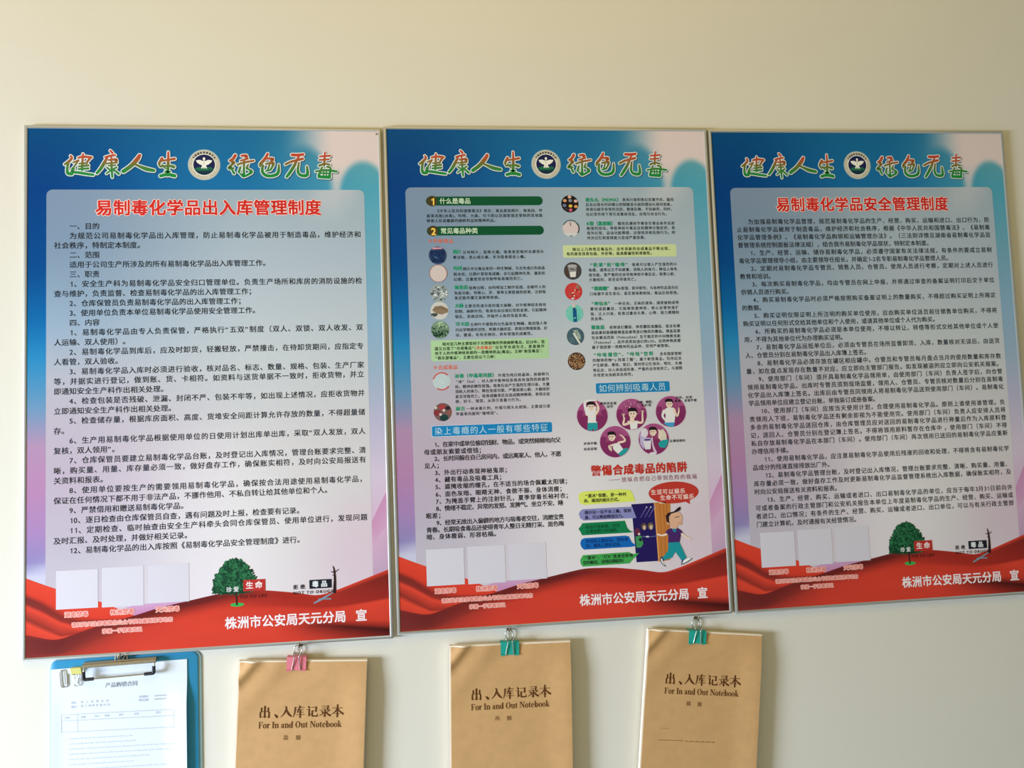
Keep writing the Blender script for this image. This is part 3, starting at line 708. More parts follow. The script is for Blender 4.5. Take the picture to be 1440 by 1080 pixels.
a, b = 362.8, 530.0
head(Lt2, '摇头丸（MDMA）', a, 135.4, 430); head(Lt2, 'K粉（氯胺酮）', a, 179.6, 417); head(Lt2, '“奶茶”和“咖啡”', 366.6, 256.3, 438); head(Lt2, '“跳跳糖”', 367, 299.8, 400.4)
head(Lt2, '“神仙水”', 366, 327.5, 400.8); head(Lt2, '裸盖菇', a, 371, 388.4); head(Lt2, '“咔哇潮饮”、“咔哇”饮料', 366, 421.4, 478.4)
small(Lt, [(135.3, 432, '具有兴奋和致幻双重作用，服用', 1), (144.3, a, '后会出现长时间难以控制随音乐剧烈摆动头部的现象，', 1), (153.2, a, '表现出超乎异常的活跃、整夜狂舞、不知疲劳。同时，', 1), (162.4, a, '在幻觉作用下常引发集体淫乱、自残与攻击行为。', 0),
           (179.8, 421, '服用后遇快节奏音乐便会条件反射', 1), (188.5, a, '般强烈扭动，导致神经中毒反应和精神分裂症状，表', 1), (197.3, a, '现为幻觉、运动功能障碍，出现怪异和危险行为。同', 1), (206.3, a, '时对记忆和思维能力造成严重损害。', 0),
           (256.6, 444.6, '吸食可以使人产生强烈的兴', 1), (265.7, a, '奋感，通宵达旦不知疲惫，消耗人的体力，降低人体免', 1), (274.8, a, '疫功能，更严重的还会导致神经中毒反应，损害心脏、', 1), (283.6, a, '大脑组织，甚至会导致死亡。', 0),
           (300.2, 408.3, '遇水即溶，即冲即饮，与各种饮品混合后', 1), (309.7, a, '口味都不发生变化，甚至香味都相似，毒品后劲很强。', 0),
           (328.2, 408.5, '一种无色、无味的液体，通常被制成喷', 1), (337.4, a, '雾状或胶囊状，它能够刺激神经，使心血管快速扩', 1), (346.4, a, '张，让人兴奋，吸食过量会头晕、心悸、视力模糊和', 1), (355.4, a, '贫血等。', 0),
           (371.6, 396.8, '俗称迷幻蘑菇、神奇蘑菇或魔菇，是含有裸', 1), (380.8, a, '盖菇素和脱磷酸裸盖菇素等迷幻物质的蘑菇。裸盖菇素', 1), (390.0, a, '包含赛洛西宾（Psilocybine）及不稳定的中间物赛洛新', 1), (398.6, a, '（Psilocine），其作用类似迷幻药LSD。这两种物质都', 1), (407.4, a, '属于我国第一类精神药品品种，受到严格管制。', 0),
           (422.4, 488.4, '含有国家管制', 1), (431.2, a, '的精神药物“γ-羟基丁酸”，属于新型毒品。饮用后会', 1), (440.2, a, '产生醉酒、晕眩、致幻、暂时性记忆丧失、呕吐、头痛', 1), (449.2, a, '等反应，对人体造成伤害，严重的会导致死亡。与酒精', 1), (458, a, '并用更会加剧其危险性。', 0)], a, b)
Lt.build('body_lettering', p2, poster_map, M_INK)
Lt2.build('subheading_lettering', p2, poster_map, M_INK)

# round pictures down the two columns: each its own part
rnd = random.Random(11)
def clip_c(pts, cu, cv, r):
    out = []
    for u, v in pts:
        d = math.hypot(u - cu, v - cv)
        out.append((cu + (u - cu) * r / d, cv + (v - cv) * r / d) if d > r else (u, v))
    return out
def roundel(u, v, base, draw, r=16.0):
    P = Print(); P.disk(u, v, r, base, 3, n=40); draw(P, u, v, r); P.build('round_picture', p2, poster_map, M_INK)
def d_poppy(P, u, v, r):
    P.poly(clip_c([(u - 10, v - 20), (u + 10, v - 20), (u + 9, v - 12), (u - 10, v - 11)], u, v, r), (226, 160, 172), 4)
    P.poly(clip_c([(u - 16, v - 9), (u + 16, v - 11), (u + 16, v + 20), (u - 16, v + 20)], u, v, r), (22, 44, 84), 4)
    for _ in range(24): x, y = rnd.uniform(-11, 11), rnd.uniform(-6, 10); P.stroke([(u + x, v + y - 2, .6), (u + x + .4, v + y + 2, 1)], (40, 72, 122), 5)
    P.disk(u - 3, v + 4, 4, (70, 100, 140), 5, 1.6, .5)
def d_powder(P, u, v, r):
    P.ring(u, v, r - 1.0, r, (160, 100, 96), 4); P.disk(u, v + .5, r - 1.4, (212, 200, 198), 4)
def d_shards(P, u, v, r):
    for _ in range(46):
        q, a = r * .86 * math.sqrt(rnd.random()), rnd.uniform(0, 6.3); x, y, t, l = u + q * math.cos(a), v + q * math.sin(a), rnd.uniform(0, 3), rnd.uniform(2, 4.4)
        g = rnd.choice([(64, 78, 84), (230, 236, 236), (178, 190, 192), (110, 124, 128)])
        P.poly([(x - l * math.cos(t), y - l * math.sin(t)), (x + 1.2 * math.sin(t), y - 1.2 * math.cos(t)), (x + l * math.cos(t), y + l * math.sin(t)), (x - 1.2 * math.sin(t), y + 1.2 * math.cos(t))], g, 4 + rnd.random())
def d_resin(P, u, v, r):
    P.poly(clip_c([(u - 13, v - 1), (u - 8, v - 8), (u + 4, v - 9), (u + 15, v - 3), (u + 15.5, v + 3), (u + 4, v + 7), (u - 6, v + 5)], u, v, r), (142, 124, 102), 4)
    P.stroke([(u - 10, v - 2, 1.2), (u + 2, v - 5, 1.6), (u + 12, v - 1, 1.2)], (116, 98, 78), 5)
    for x, y in ((-13, 7), (-9, 9), (-6, 7), (-10, 6)): P.disk(u + x, v + y, 2.2, (70, 80, 78), 5)
def d_leaves(P, u, v, r):
    for _ in range(120):
        q, a = r * .93 * math.sqrt(rnd.random()), rnd.uniform(0, 6.3); x, y = q * math.cos(a), q * math.sin(a)
        P.disk(u + x, v + y, rnd.uniform(1, 2.4), mix((28, 62, 44), (182, 208, 176), ss(8, -14, y + rnd.uniform(-6, 6))), 4 + rnd.random(), rnd.uniform(.8, 1.6), rnd.uniform(0, 3), n=7)
def d_plate(P, u, v, r):
    P.ring(u, v, r * .88, r, (214, 72, 58), 4, a0=PI * 1.08, a1=PI * 1.75); P.ring(u, v, r * .86, r, (204, 92, 84), 4, a0=PI * .2, a1=PI * .7)
    P.disk(u, v, r * .84, (190, 208, 212), 4)
    for _ in range(20): P.disk(u + rnd.uniform(-8, 8), v + rnd.uniform(-6, 6), .7, (222, 232, 232), 5, n=5)
def d_cups(P, u, v, r):
    for x, y, c, s in ((-1, -9, (170, 62, 66), 6), (-9, 1, (134, 54, 62), 7), (2, 10, (30, 64, 62), 7.4), (9, -7, (52, 40, 48), 4.4), (12, 1, (150, 88, 76), 3.6)): P.disk(u + x, v + y, s, c, 4, s * .78)
    for x, y in ((2, -3), (-4, 4), (-12, -8)): P.disk(u + x, v + y, 2.4, (214, 206, 200), 5)
def d_pills(P, u, v, r):
    for x, y, c in ((0, -13, (226, 178, 160)), (-9, -6, (222, 160, 120)), (1, -6, (132, 140, 154)), (11, -5, (226, 184, 178)), (-10, 3, (110, 122, 156)), (1, 4, (226, 196, 76)), (11, 5, (226, 160, 100)), (1, 11.5, (206, 96, 130)), (-7, 10, (60, 50, 60))): P.disk(u + x, v + y, 3.4, c, 4, 2.9, n=14)
def d_bag(P, u, v, r):
    P.poly(clip_c([(u - 16, v - 4), (u - 5, v - 13), (u + 6, v - 12), (u + 14, v - 4), (u + 14, v + 9), (u - 14, v + 9)], u, v, r), (218, 204, 206), 4)
    P.stroke([(u - 1, v - 11, 1.4), (u + 0, v - 5, 1)], (50, 50, 58), 5); P.ring(u, v, r - 2, r, (44, 66, 70), 4, a0=-.8, a1=.7); P.ring(u, v, r - 1.6, r, (64, 88, 94), 4, a0=3.6, a1=5.4)
    P.poly(clip_c([(u - 14, v + 9), (u + 14, v + 9), (u + 6, v + 16), (u - 6, v + 16)], u, v, r), (214, 222, 224), 4.5); P.stroke([(u - 3, v + 13.6, 1.6), (u + 3, v + 13.8, 1.6)], (96, 110, 112), 5)
def d_cup(P, u, v, r):
    P.ring(u, v, r - 1, r, (36, 34, 36), 4)
    P.poly([(u - 9, v - 9), (u + 8, v - 10), (u + 5.4, v + 10), (u - 5, v + 11)], (146, 146, 148), 4); P.disk(u - .5, v - 9, 8.8, (176, 178, 178), 5, 3)
    P.poly([(u - 5.6, v + 2), (u + 6, v + 1), (u + 5, v + 11), (u - 4.6, v + 11.5)], (226, 226, 226), 5); P.stroke([(u - 3, v - 4, 3), (u + 3, v - 2, 2)], (96, 98, 104), 5)
    P.poly(clip_c([(u - 16, v - 4), (u - 9, v - 2), (u - 8, v + 14), (u - 16, v + 10)], u, v, r), (84, 62, 56), 3.6)
def d_candy(P, u, v, r):
    for _ in range(30):
        q, a = r * .8 * math.sqrt(rnd.random()), rnd.uniform(0, 6.3)
        P.disk(u + q * math.cos(a), v + q * math.sin(a), rnd.uniform(1.4, 3), rnd.choice([(222, 70, 70), (178, 40, 52), (226, 110, 96), (140, 116, 96), (230, 190, 170)]), 4 + rnd.random(), rnd.uniform(1, 2), rnd.uniform(0, 3), n=8)
    P.disk(u - 2, v + 13, 3, (206, 214, 214), 5, 1.8); P.disk(u + 8, v - 9, 3.4, (150, 120, 100), 5, 3)
def d_bottle(P, u, v, r):
    P.poly(clip_c([(u - 3, v - 10), (u + 2, v - 11), (u + 4, v - 4), (u + 4.6, v + 17), (u - 3, v + 17)], u, v, r), (24, 86, 138), 4)
    P.poly([(u - 4, v - 18), (u + 2, v - 18), (u + 2, v - 9), (u - 3, v - 9)], (214, 200, 196), 3.6)
    for _ in range(22): a = rnd.uniform(0, 6.3); q = rnd.uniform(7, 14); P.disk(u + q * math.cos(a), v + q * math.sin(a), 1.6, rnd.choice([(150, 220, 204), (84, 180, 170)]), 3.8, 1.1, n=7)
def d_hand(P, u, v, r):
    P.poly(clip_c([(u - 4, v - 11), (u + 4, v - 12), (u + 9, v - 2), (u + 10, v + 6), (u + 4, v + 4)], u, v, r), (160, 176, 166), 4)
    P.stroke([(u - 3, v - 5, 3.4), (u + 4, v + 7, 3.6), (u + 8, v + 14, 3)], (216, 222, 210), 5); P.stroke([(u + 3, v - 10, 1), (u + 2, v - 1, 1)], (96, 120, 124), 5)
    for x in (-11, -8, -5): P.stroke([(u + x, v + 2, 1.2), (u + x + 2, v + 11, 1)], (112, 138, 148), 5)
def d_weave(P, u, v, r):
    for i in range(-6, 7):
        for j in range(-6, 7):
            x, y = i * 2.5 + j * .4, j * 2.5 - i * .5
            if x * x + y * y < (r - 1.2) ** 2: P.disk(u + x, v + y, 1.5, rnd.choice([(196, 150, 104), (166, 116, 78), (222, 184, 140), (110, 72, 48)]), 4, .7, .8 if (i + j) % 2 else -.8, n=7)
for v, base, f in ((235.5, (52, 70, 108), d_poppy), (268, (212, 200, 198), d_powder), (303.3, (156, 168, 172), d_shards), (335, (208, 208, 204), d_resin), (369.2, (120, 152, 128), d_leaves), (461, (196, 204, 208), d_plate), (515.4, (120, 92, 90), d_cups)):
    roundel(90, v, base, f)
for v, base, f in ((142.8, (30, 26, 28), d_pills), (188.6, (176, 190, 194), d_bag), (266.9, (74, 72, 76), d_cup), (304.6, (206, 62, 62), d_candy), (344.7, (116, 204, 190), d_bottle), (386.5, (70, 100, 114), d_hand), (431.8, (62, 44, 36), d_weave)):
    roundel(333.5, v, base, f)

# blue banners and the numbered list
Bn = Print()
Bn.rrect(69.2, 538.8, 284.4, 558.6, 3.2, (208, 222, 236), 2); Bn.rrect(70, 539.6, 283.8, 557.8, 3, (24, 132, 192), 3); Bn.text('染上毒瘾的人一般有哪些特征', 74.4, 548.7, 14.4, (190, 226, 244), 4, 278)
Bn.rrect(365.8, 471.8, 505.2, 492.4, 3.2, (208, 222, 236), 2); Bn.rrect(366.8, 472.7, 504.2, 491.6, 3, (30, 132, 188), 3); Bn.text('如何辨别吸毒人员', 372, 482.3, 15.2, (190, 226, 240), 4, 497.5)
Bn.build('banner', p2, poster_map, M_INK)
Ls = Print()
for v, ind, s, full in ((571.9, 1, '1、在家中或单位偷窃钱财、物品，或突然频频地向父', 1), (584.8, 0, '母或朋友索要或借钱；', 0), (596.7, 1, '2、长时间躲在自己房间内，或远离家人、他人，不愿', 1), (608.8, 0, '见人；', 0), (621.2, 1, '3、外出行动表现神秘鬼祟；', 0),
                        (633.6, 1, '4、藏有毒品及吸毒工具；', 0), (645.8, 1, '5、遮掩收缩的瞳孔，在不适当的场合佩戴太阳镜；', 0), (658.8, 1, '6、面色灰暗、眼睛无神、食欲不振、身体消瘦；', 0), (671.2, 1, '7、为掩盖手臂上的注射针孔，夏季穿着长袖衬衣；', 0),
                        (683.5, 1, '8、情绪不稳定、异常的发怒、发脾气、坐立不安、睡', 1), (695.6, 0, '眠差；', 0), (708.2, 1, '9、经常无故出入偏僻的地方与吸毒者交往，消磨宝贵', 1), (720.2, 0, '青春。长期吸食毒品还使得青年人整日无精打采、面色晦', 1), (732, 0, '暗、身体瘦弱、形容枯槁。', 0)):
    Ls.text(s, 72.8 if ind else 54.8, v, 10.2, (26, 26, 34), 3, 298 if full else None, 0.017, pitch=1.05)
Ls.build('list_lettering', p2, poster_map, M_INK)

# five round cartoons
SKIN, WHT, HAIR, TEA = (238, 214, 196), (232, 230, 230), (34, 26, 32), (40, 158, 162)
def vign(cu, cv, draw, r=28.2):
    P = Print(); P.disk(cu, cv, r + .6, (226, 190, 218), 3, n=48)
    P.disk(cu, cv, r, lambda a, b: (172, 86, 138) if b < cv else (140, 54, 98), 4, n=48)
    P.poly([(cu + r * math.cos(a), cv + r * math.sin(a)) for a in np.linspace(0.05, PI - .05, 30)], (130, 46, 96), 4.4)
    for s in (-1, 1): P.disk(cu + s * 21.5, cv - 5, 5.2, (132, 48, 100), 4.6); P.disk(cu + s * 24, cv + 1, 3.6, (132, 48, 100), 4.6)
    draw(P, lambda x, y, w=None: (cu + x, cv + y) if w is None else (cu + x, cv + y, w)); P.build('cartoon_vignette', p2, poster_map, M_INK)
def face(P, q, x, y, s, look=0):
    P.disk(*q(x, y), 6.4 * s, SKIN, 7, 7.8 * s); P.disk(*q(x + 6.4 * s, y + .5), 1.3 * s, SKIN, 7)
    P.poly([q(x - 7.4 * s, y - 2.5 * s), q(x - 8 * s, y - 8 * s), q(x - 2 * s, y - 10.2 * s), q(x + 5 * s, y - 9 * s), q(x + 7.8 * s, y - 4.5 * s), q(x + 6.8 * s, y + .5 * s), q(x + 5.4 * s, y - 3.6 * s), q(x - 3 * s, y - 4 * s)], HAIR, 8)
    for e in (-2.6, 2.2): P.stroke([q(x + (e - 1.4 + look) * s, y - .6 * s, .7 * s), q(x + (e + 1.2 + look) * s, y - .9 * s, .9 * s)], HAIR, 8, smooth=0); P.disk(*q(x + (e + look) * s, y + .8 * s), .7 * s, HAIR, 8)
    P.stroke([q(x - 1 * s + look, y + 4.4 * s, .6 * s), q(x + 1.6 * s + look, y + 4.2 * s, .6 * s)], (150, 84, 76), 8)
def v1(P, q):
    P.poly([q(-11, -16), q(8, -16), q(6, 10), q(9, 13), q(-9, 13), q(-8, 4)], WHT, 6); P.stroke([q(-10, -2, 4), q(-13, -22, 4.6), q(-6, -27, 3.6), q(8, -27.4, 3)], WHT, 6)
    P.stroke([q(6, -2, 4.4), q(12, -12, 3.6), q(8, -24, 2.6)], SKIN, 6.4); P.stroke([q(10, -13, 3.2), q(13, -16, 1.4)], SKIN, 6.6)
    face(P, q, -1.5, -16, .95); P.poly([q(-9, 13), q(8.5, 13), q(9, 25), q(2, 27.4), q(.4, 22), q(-1.6, 27.6), q(-10, 25.6)], TEA, 6)
def v2(P, q):
    P.poly([q(-9, 12), q(11, 12), q(9, 26.4), q(-3, 28), q(-4, 18)], WHT, 6); P.poly([q(-3, 4), q(4, 4), q(5, 15), q(-4, 15)], SKIN, 6.4)
    P.stroke([q(-6, 16, 4.4), q(-16, 18, 4), q(-14, 8, 3), q(-15, 4, 2.4)], SKIN, 6.2); P.stroke([q(10, 15, 4.4), q(19, 15, 4), q(20, 4, 3), q(20.4, -2, 2.6)], SKIN, 6.2)
    for x0, y0 in ((-15, 3), (20.5, -2)):
        for k in (-1, 0, 1): P.stroke([q(x0, y0, 1.2), q(x0 + k * 2.6, y0 - 4.4, .9)], SKIN, 6.6)
    face(P, q, 2, -1, 1.12); rr = random.Random(2)
    for _ in range(22): P.disk(*q(rr.uniform(-13, 15), rr.uniform(-25, -12)), rr.uniform(.4, .9), (232, 200, 226), 6, n=6)
def v3(P, q):
    P.poly([q(-14, -2), q(-7, -7), q(5, -7), q(9, -3), q(6, 20), q(-12, 20), q(-10, 6)], WHT, 6); P.stroke([q(-13, -1, 5), q(-16, 8, 4), q(-10, 17, 3.4)], WHT, 6.4)
    P.stroke([q(6, -3, 4.6), q(11, 9, 3.6), q(15, 0, 2.8), q(15, -6, 1.6)], SKIN, 6.4); face(P, q, -2.5, -14, .95, .5)
    P.poly([q(-15, 21), q(-8, 18), q(6, 19.6), q(4, 27.8), q(-6, 27.4)], (70, 160, 208), 6)
def v4(P, q):
    P.poly([q(-6, 4), q(6, 2), q(14, 14), q(4, 22), q(-4, 14)], WHT, 6); P.stroke([q(-4, 6, 3.6), q(-12, 8, 3), q(-8, 16, 2.6), q(-9, 6, 1.8)], SKIN, 6.4)
    P.stroke([q(6, 2, 4), q(18, -1, 3.4), q(14, -9, 2.4), q(9, -12, 1.6)], SKIN, 6.4); P.poly([q(4, 21), q(14, 13), q(23, 12.6), q(24, 15), q(16, 22.8), q(8, 26.6)], TEA, 6)
    face(P, q, -6, -9, .98, -1)
def v5(P, q):
    P.poly([q(-26, -8), q(-20, -18), q(-14, 0), q(-20, 18), q(-26, 8)], (190, 172, 214), 4.8)
    P.disk(*q(-17, -12), 6.8, (222, 216, 226), 5, 8.4); P.disk(*q(-13, .6), 10, (206, 202, 222), 5.4, 3.4); P.disk(*q(-12, .8), 7, (92, 62, 142), 5.8, 1.8)
    P.poly([q(-20, 3), q(-5, 3), q(-7, 18), q(-17, 18)], (226, 222, 230), 5.2); P.stroke([q(-3, -4, 1.6), q(-2, 12, 3), q(2, 24, 5)], (212, 190, 214), 5); P.disk(*q(-3, 26), 7, (222, 218, 226), 5, 2.4)
    P.poly([q(10, -14), q(18, -18), q(24, -8), q(24, 4), q(14, 6), q(8, -4)], (220, 208, 190), 6); P.stroke([q(10, -16, 3), q(14, -8, 3.4), q(10, -2, 3)], SKIN, 6.4)
    face(P, q, -1, -13, .95, -1); P.poly([q(8, 8), q(14, 3), q(26.4, 1), q(27, 8), q(20, 17), q(10, 15)], TEA, 6)
for cu, cv, f in ((358, 530.7, v1), (430.5, 530.9, v2), (504, 528.2, v3), (398, 579.2, v4), (469.6, 577.2, v5)): vign(cu, cv, f)
for s, u, v, u1 in (('惯性的反复', 373, 509.8, 404), ('动作', 385, 515.6, 397.5), ('亢奋、嗨药、', 441, 509.4, 474), ('有幻觉', 449, 515.2, 468.5), ('幻听、幻觉', 514, 503.4, 546), ('妄想、言语不清', 512, 509.2, 554),
                    ('步伐不稳', 339.8, 580.6, 364.4), ('反应迟钝', 339.6, 590.4, 364), ('头晕和呕吐', 499, 581.8, 529)):
    Cp = Print(); Cp.text(s, u, v, 5.2, (46, 42, 52), 9, u1, 0.02); Cp.build('cartoon_caption', p2, poster_map, M_INK)
Cp = Print()
Cp.text('警惕合成毒品的陷阱', 351, 629.6, 19.0, (196, 54, 44), 4, 530, 0.04)
Cp.build('warning_lettering', p2, poster_map, M_INK); Cp = Print()
Cp.text('放纵会把自己带到危险的极端', 406, 647.6, 9.6, (150, 72, 110), 4, 548, 0.0)
Cp.rect(383, 647.2, 404, 648, (150, 72, 110), 4)
Cp.build('warning_subtitle', p2, poster_map, M_INK)

# the man leaving the dark doorway, with speech bubbles
D = Print()
NAV = (36, 26, 92)
D.poly([(422.2, 692.5), (464, 691.7), (467, 795.6), (426.8, 795.8)], NAV, 3)
D.poly([(464, 691.7), (494.8, 690.2), (489, 795), (467, 797.4)], (196, 124, 60), 3); D.poly([(464, 691.7), (466, 691.6), (469.4, 797), (467, 797.4)], (226, 160, 96), 3.6)
for x in (474, 481, 487): D.stroke([(x, 694, 1.4), (x + 1, 742, 1.0), (x - 1, 790, 1.6)], (178, 106, 50), 3.4)
D.rect(474, 691.4, 486, 693.4, (240, 222, 200), 4)
for x in (444, 452, 459): D.stroke([(x + 6, 699, 1.6), (x - 6, 717, .7)], (118, 110, 168), 4); D.disk(x + 6, 699, 1.3, (206, 206, 232), 4.4)
for x, c in ((443.5, (92, 66, 62)), (456, (110, 92, 66))): D.disk(x, 733, 5.4, c, 4, 6.4); D.disk(x + .6, 735, 2.8, (206, 184, 160), 5, 4.2)
D.disk(431, 742, 5, (104, 42, 66), 4, 6.6); D.disk(434, 746, 2, (226, 210, 210), 5)
D.poly([(427, 750), (438, 749), (441, 764), (436, 770), (428, 770)], (66, 150, 90), 5); D.disk(436, 756, 3, (34, 34, 60), 5.5)
D.stroke([(440, 750.5, 1.6), (452, 752, 1.4), (466, 751, 1.6)], (96, 106, 150), 4); D.disk(449, 751.4, 3.4, (214, 214, 230), 5, 1.4)
D.poly([(487, 764), (507.6, 764), (520, 793), (510, 797), (499, 781), (493, 791), (478, 794.6), (475, 790), (486, 778)], (30, 148, 158), 7)
D.poly([(510.6, 796), (517, 793.4), (515, 801), (509, 803)], (40, 66, 120), 6.8); D.poly([(470.4, 790), (476.6, 788), (478, 795), (472, 797)], (50, 60, 110), 6.8)
D.poly([(471, 791.5), (474, 792), (476, 800), (480, 805), (474, 803.4), (470.4, 797)], (240, 240, 240), 7); D.stroke([(470.6, 792, 1.2), (473, 800, 1.4), (480, 805.6, 1.2)], (30, 28, 36), 7.5)
D.poly([(514, 796.5), (523, 793), (529.4, 795), (518, 801), (510, 804)], (240, 240, 240), 7); D.stroke([(509.4, 804, 1.3), (518, 801.2, 1.4), (529.6, 794.6, 1.1)], (30, 28, 36), 7.5)
D.poly([(482, 747), (486, 741), (494, 738.4), (505, 738.6), (512, 743), (516, 749.5), (511, 752), (508, 764.4), (487, 764.4), (488, 749.6), (483, 751.4)], (74, 40, 104), 7)
D.stroke([(484, 749, 4), (476, 750.6, 3), (468, 748.4, 3.4)], SKIN, 7.4); D.stroke([(513, 750, 4), (521, 756, 3.2), (529, 759.6, 3)], SKIN, 7.4)
D.poly([(494, 738), (504, 738), (502, 746), (498, 746)], (40, 128, 160), 7.6)
D.poly([(489, 716), (496, 712), (509, 710), (514, 716), (515.6, 722), (514, 724.6), (514, 733), (506, 735.4), (503.6, 740), (495, 739.6), (493, 732), (487, 731), (486, 726)], (222, 176, 146), 8)
D.disk(489, 728.4, 3.0, (222, 176, 146), 8.4, 3.6)
D.poly([(486, 727), (484.4, 716), (489, 711), (500, 709), (508, 702.6), (512.4, 700.6), (513, 706), (508, 709.4), (495, 712.6), (490.6, 718), (490.4, 726), (492, 731), (489.6, 729)], (48, 32, 34), 9)
D.stroke([(502, 719.4, 1.2), (509.4, 718.6, 1.2)], (60, 36, 34), 9.5); D.stroke([(508, 730.4, .8), (512.6, 730, .8)], (160, 96, 84), 9.5)
D.build('doorway_cartoon', p2, poster_map, M_INK)
def bubble(pts, col, lines, tcol, size, u1s, name='speech_bubble', off=0.02):
    P = Print(); P.poly(pts, col, 4)
    for (s, u, v), u1 in zip(lines, u1s): P.text(s, u, v, size, tcol, 5, u1, off)
    P.build(name, p2, poster_map, M_INK)
K = (26, 30, 34)
bubble([(326.4, 677), (327.4, 670), (334.9, 666), (400, 664.6), (421.2, 666.4), (426, 675), (430, 687.4), (336, 689.6), (328.6, 686)], (222, 234, 104), [('“溜冰”很酷，是一种时', 339, 673.8), ('尚、潮流的娱乐方式。', 335.5, 682.4)], K, 7.2, (414.4, 404))
bubble([(325.8, 704.6), (329, 699.4), (333.5, 697), (423.5, 696.6), (430.4, 717.2), (334, 717), (328, 713)], (140, 142, 196), [('偶尔玩一玩不会上瘾，很刺', 336, 703.2), ('激，可以释放释放压力。', 336, 712.0)], (30, 30, 70), 7.0, (421.6, 410.6))
bubble([(323.8, 731.2), (328, 727), (331.5, 721.6), (409, 721), (413, 734), (418, 739.6), (424, 741), (418, 742.6), (330, 743), (327, 736)], (18, 128, 80), [('吸冰不是吸毒，还可', 336.8, 728.8), ('以增加精力和减肥。', 336.6, 736.6)], (14, 84, 52), 6.8, (399.4, 400))
bubble([(326, 757), (328, 751), (333.1, 748.2), (409, 747.4), (415.3, 749.3), (420, 760), (428, 766.6), (418, 768), (332, 768.4), (327.4, 763)], (18, 104, 186), [('有钱的人都在玩，很有档', 335.8, 754), ('次，潮流人都在试试。', 335.6, 762)], (12, 56, 126), 7.0, (413.6, 404))
bubble([(324.6, 786), (330, 778), (414, 776.8), (420, 781), (432.4, 779.6), (422, 789), (414, 797), (329, 798), (325.4, 793)], (68, 168, 84), [('“溜冰”、“打K”是身份和地', 333.4, 782.8), ('位的象征，没钱玩得起吗！', 329.6, 791.2)], K, 7.0, (421.6, 408))
el = [(501.7 + 46.6 * math.cos(t), 675 + 19.6 * math.sin(t)) for t in np.linspace(1.1, 2 * PI + .9, 50)]
bubble(el + [(531, 697.4)], (192, 58, 48), [('生活可以娱乐', 459.4, 672.8), ('生命不可娱乐', 476, 683.4)], (244, 214, 206), 9.8, (524.4, 540.4))
# ------------------------------------------------------------------ things hanging below the posters
def cup_hook(x, y, label, z1=9.0):
    root = empty('cup_hook', V(x, y, -10))
    tag(root, label, 'hook', 'small hooks under the posters')
    def L(a, b, c): return Vector((a / 1000, -(c + 10) / 1000, b / 1000))
    v, f = tube(arc_path([L(0, 0, -12), L(0, -.4, z1), L(.6, 8.5, z1 + .6)], 3.0), 0.0011)
    mesh_obj('shank', [(v, f)], root, M_HOOK)
    v, f = tube([L(0, 0, -10), L(0, 0, -9.2), L(0, 0, -8.6)], 0.0032, sides=16)
    mesh_obj('collar', [(v, f)], root, M_HOOK)
    return root

def binder_clip(x, y, th, mat, label, zb, zf, up=17.0):
    """x, y: middle of the top of the clip body; th: clockwise tilt; zb, zf: back and front faces of what it holds"""
    c, s = math.cos(th), math.sin(th)
    bx, by = x - 24 * s, y - 24 * c
    root = empty('binder_clip', V(bx, by, 0), th)
    tag(root, label, 'clip', 'binder clips holding the notebooks')
    def L(a, b, z): return Vector((a / 1000, -z / 1000, (b + 24) / 1000))
    zm = (zb + zf) / 2; h = 6.6
    prof = [(-23, zb - .5), (-3, zm - h - .6), (-.8, zm - h), (0, zm - h + 1.4), (0, zm + h - 1.4), (-.8, zm + h), (-3, zm + h + .6), (-23, zf + .5)]
    inner = [(-23, zb - .1), (-3, zm - h), (-1.3, zm - h + .6), (-.6, zm - h + 1.6), (-.6, zm + h - 1.6), (-1.3, zm + h - .6), (-3, zm + h), (-23, zf + .1)]
    vs, fs = [], []; n = len(prof); ring = prof + inner[::-1]; m = len(ring)
    for xx in (-16, 16): vs += [L(xx, b, z) for b, z in ring]
    for i in range(m): j = (i + 1) % m; fs.append((i, j, m + j, m + i))
    for i in range(n - 1):
        a, b, cc_, d = i, i + 1, m - 2 - i, m - 1 - i
        fs.append((a, b, cc_, d)); fs.append((m + a, m + d, m + cc_, m + b))
    rolls = []
    for zz in (zb - 1.1, zf + 1.1):
        for a, b in ((-16, -7.6), (7.6, 16)): rolls.append(tube([L(a, -23, zz), L((a + b) / 2, -23, zz), L(b, -23, zz)], 0.00115, sides=12))
    mesh_obj('clip_body', [(vs, fs)] + rolls, root, mat)
    for zz, k, tilt in ((zf + 1.1, 0.62, 1.2), (zb - 1.1, up / 12.9, -0.2)):
        pts = [(-10, -23, 0), (-7.2, -23, 0), (-3.4, 1, 3.2), (-7, 5.4, 3), (-5.4, 10.4, 3), (0, 12.4, 3), (5.4, 10.4, 3), (7, 5.4, 3), (3.4, 1, 3.2), (7.2, -23, 0), (10, -23, 0)]
        sg = 1 if zz > zm else 0.25
        path = [L(a, b * (k if b > 1 else 1), zz + d * sg * (tilt if tilt > 0 else -tilt)) for a, b, d in pts]
        mesh_obj('wire_handle', [tube(arc_path(path, 0.0032, 4), 0.00082, sides=10)], root, M_STEEL)
    return root

NW, NH = 209.0, 288.0
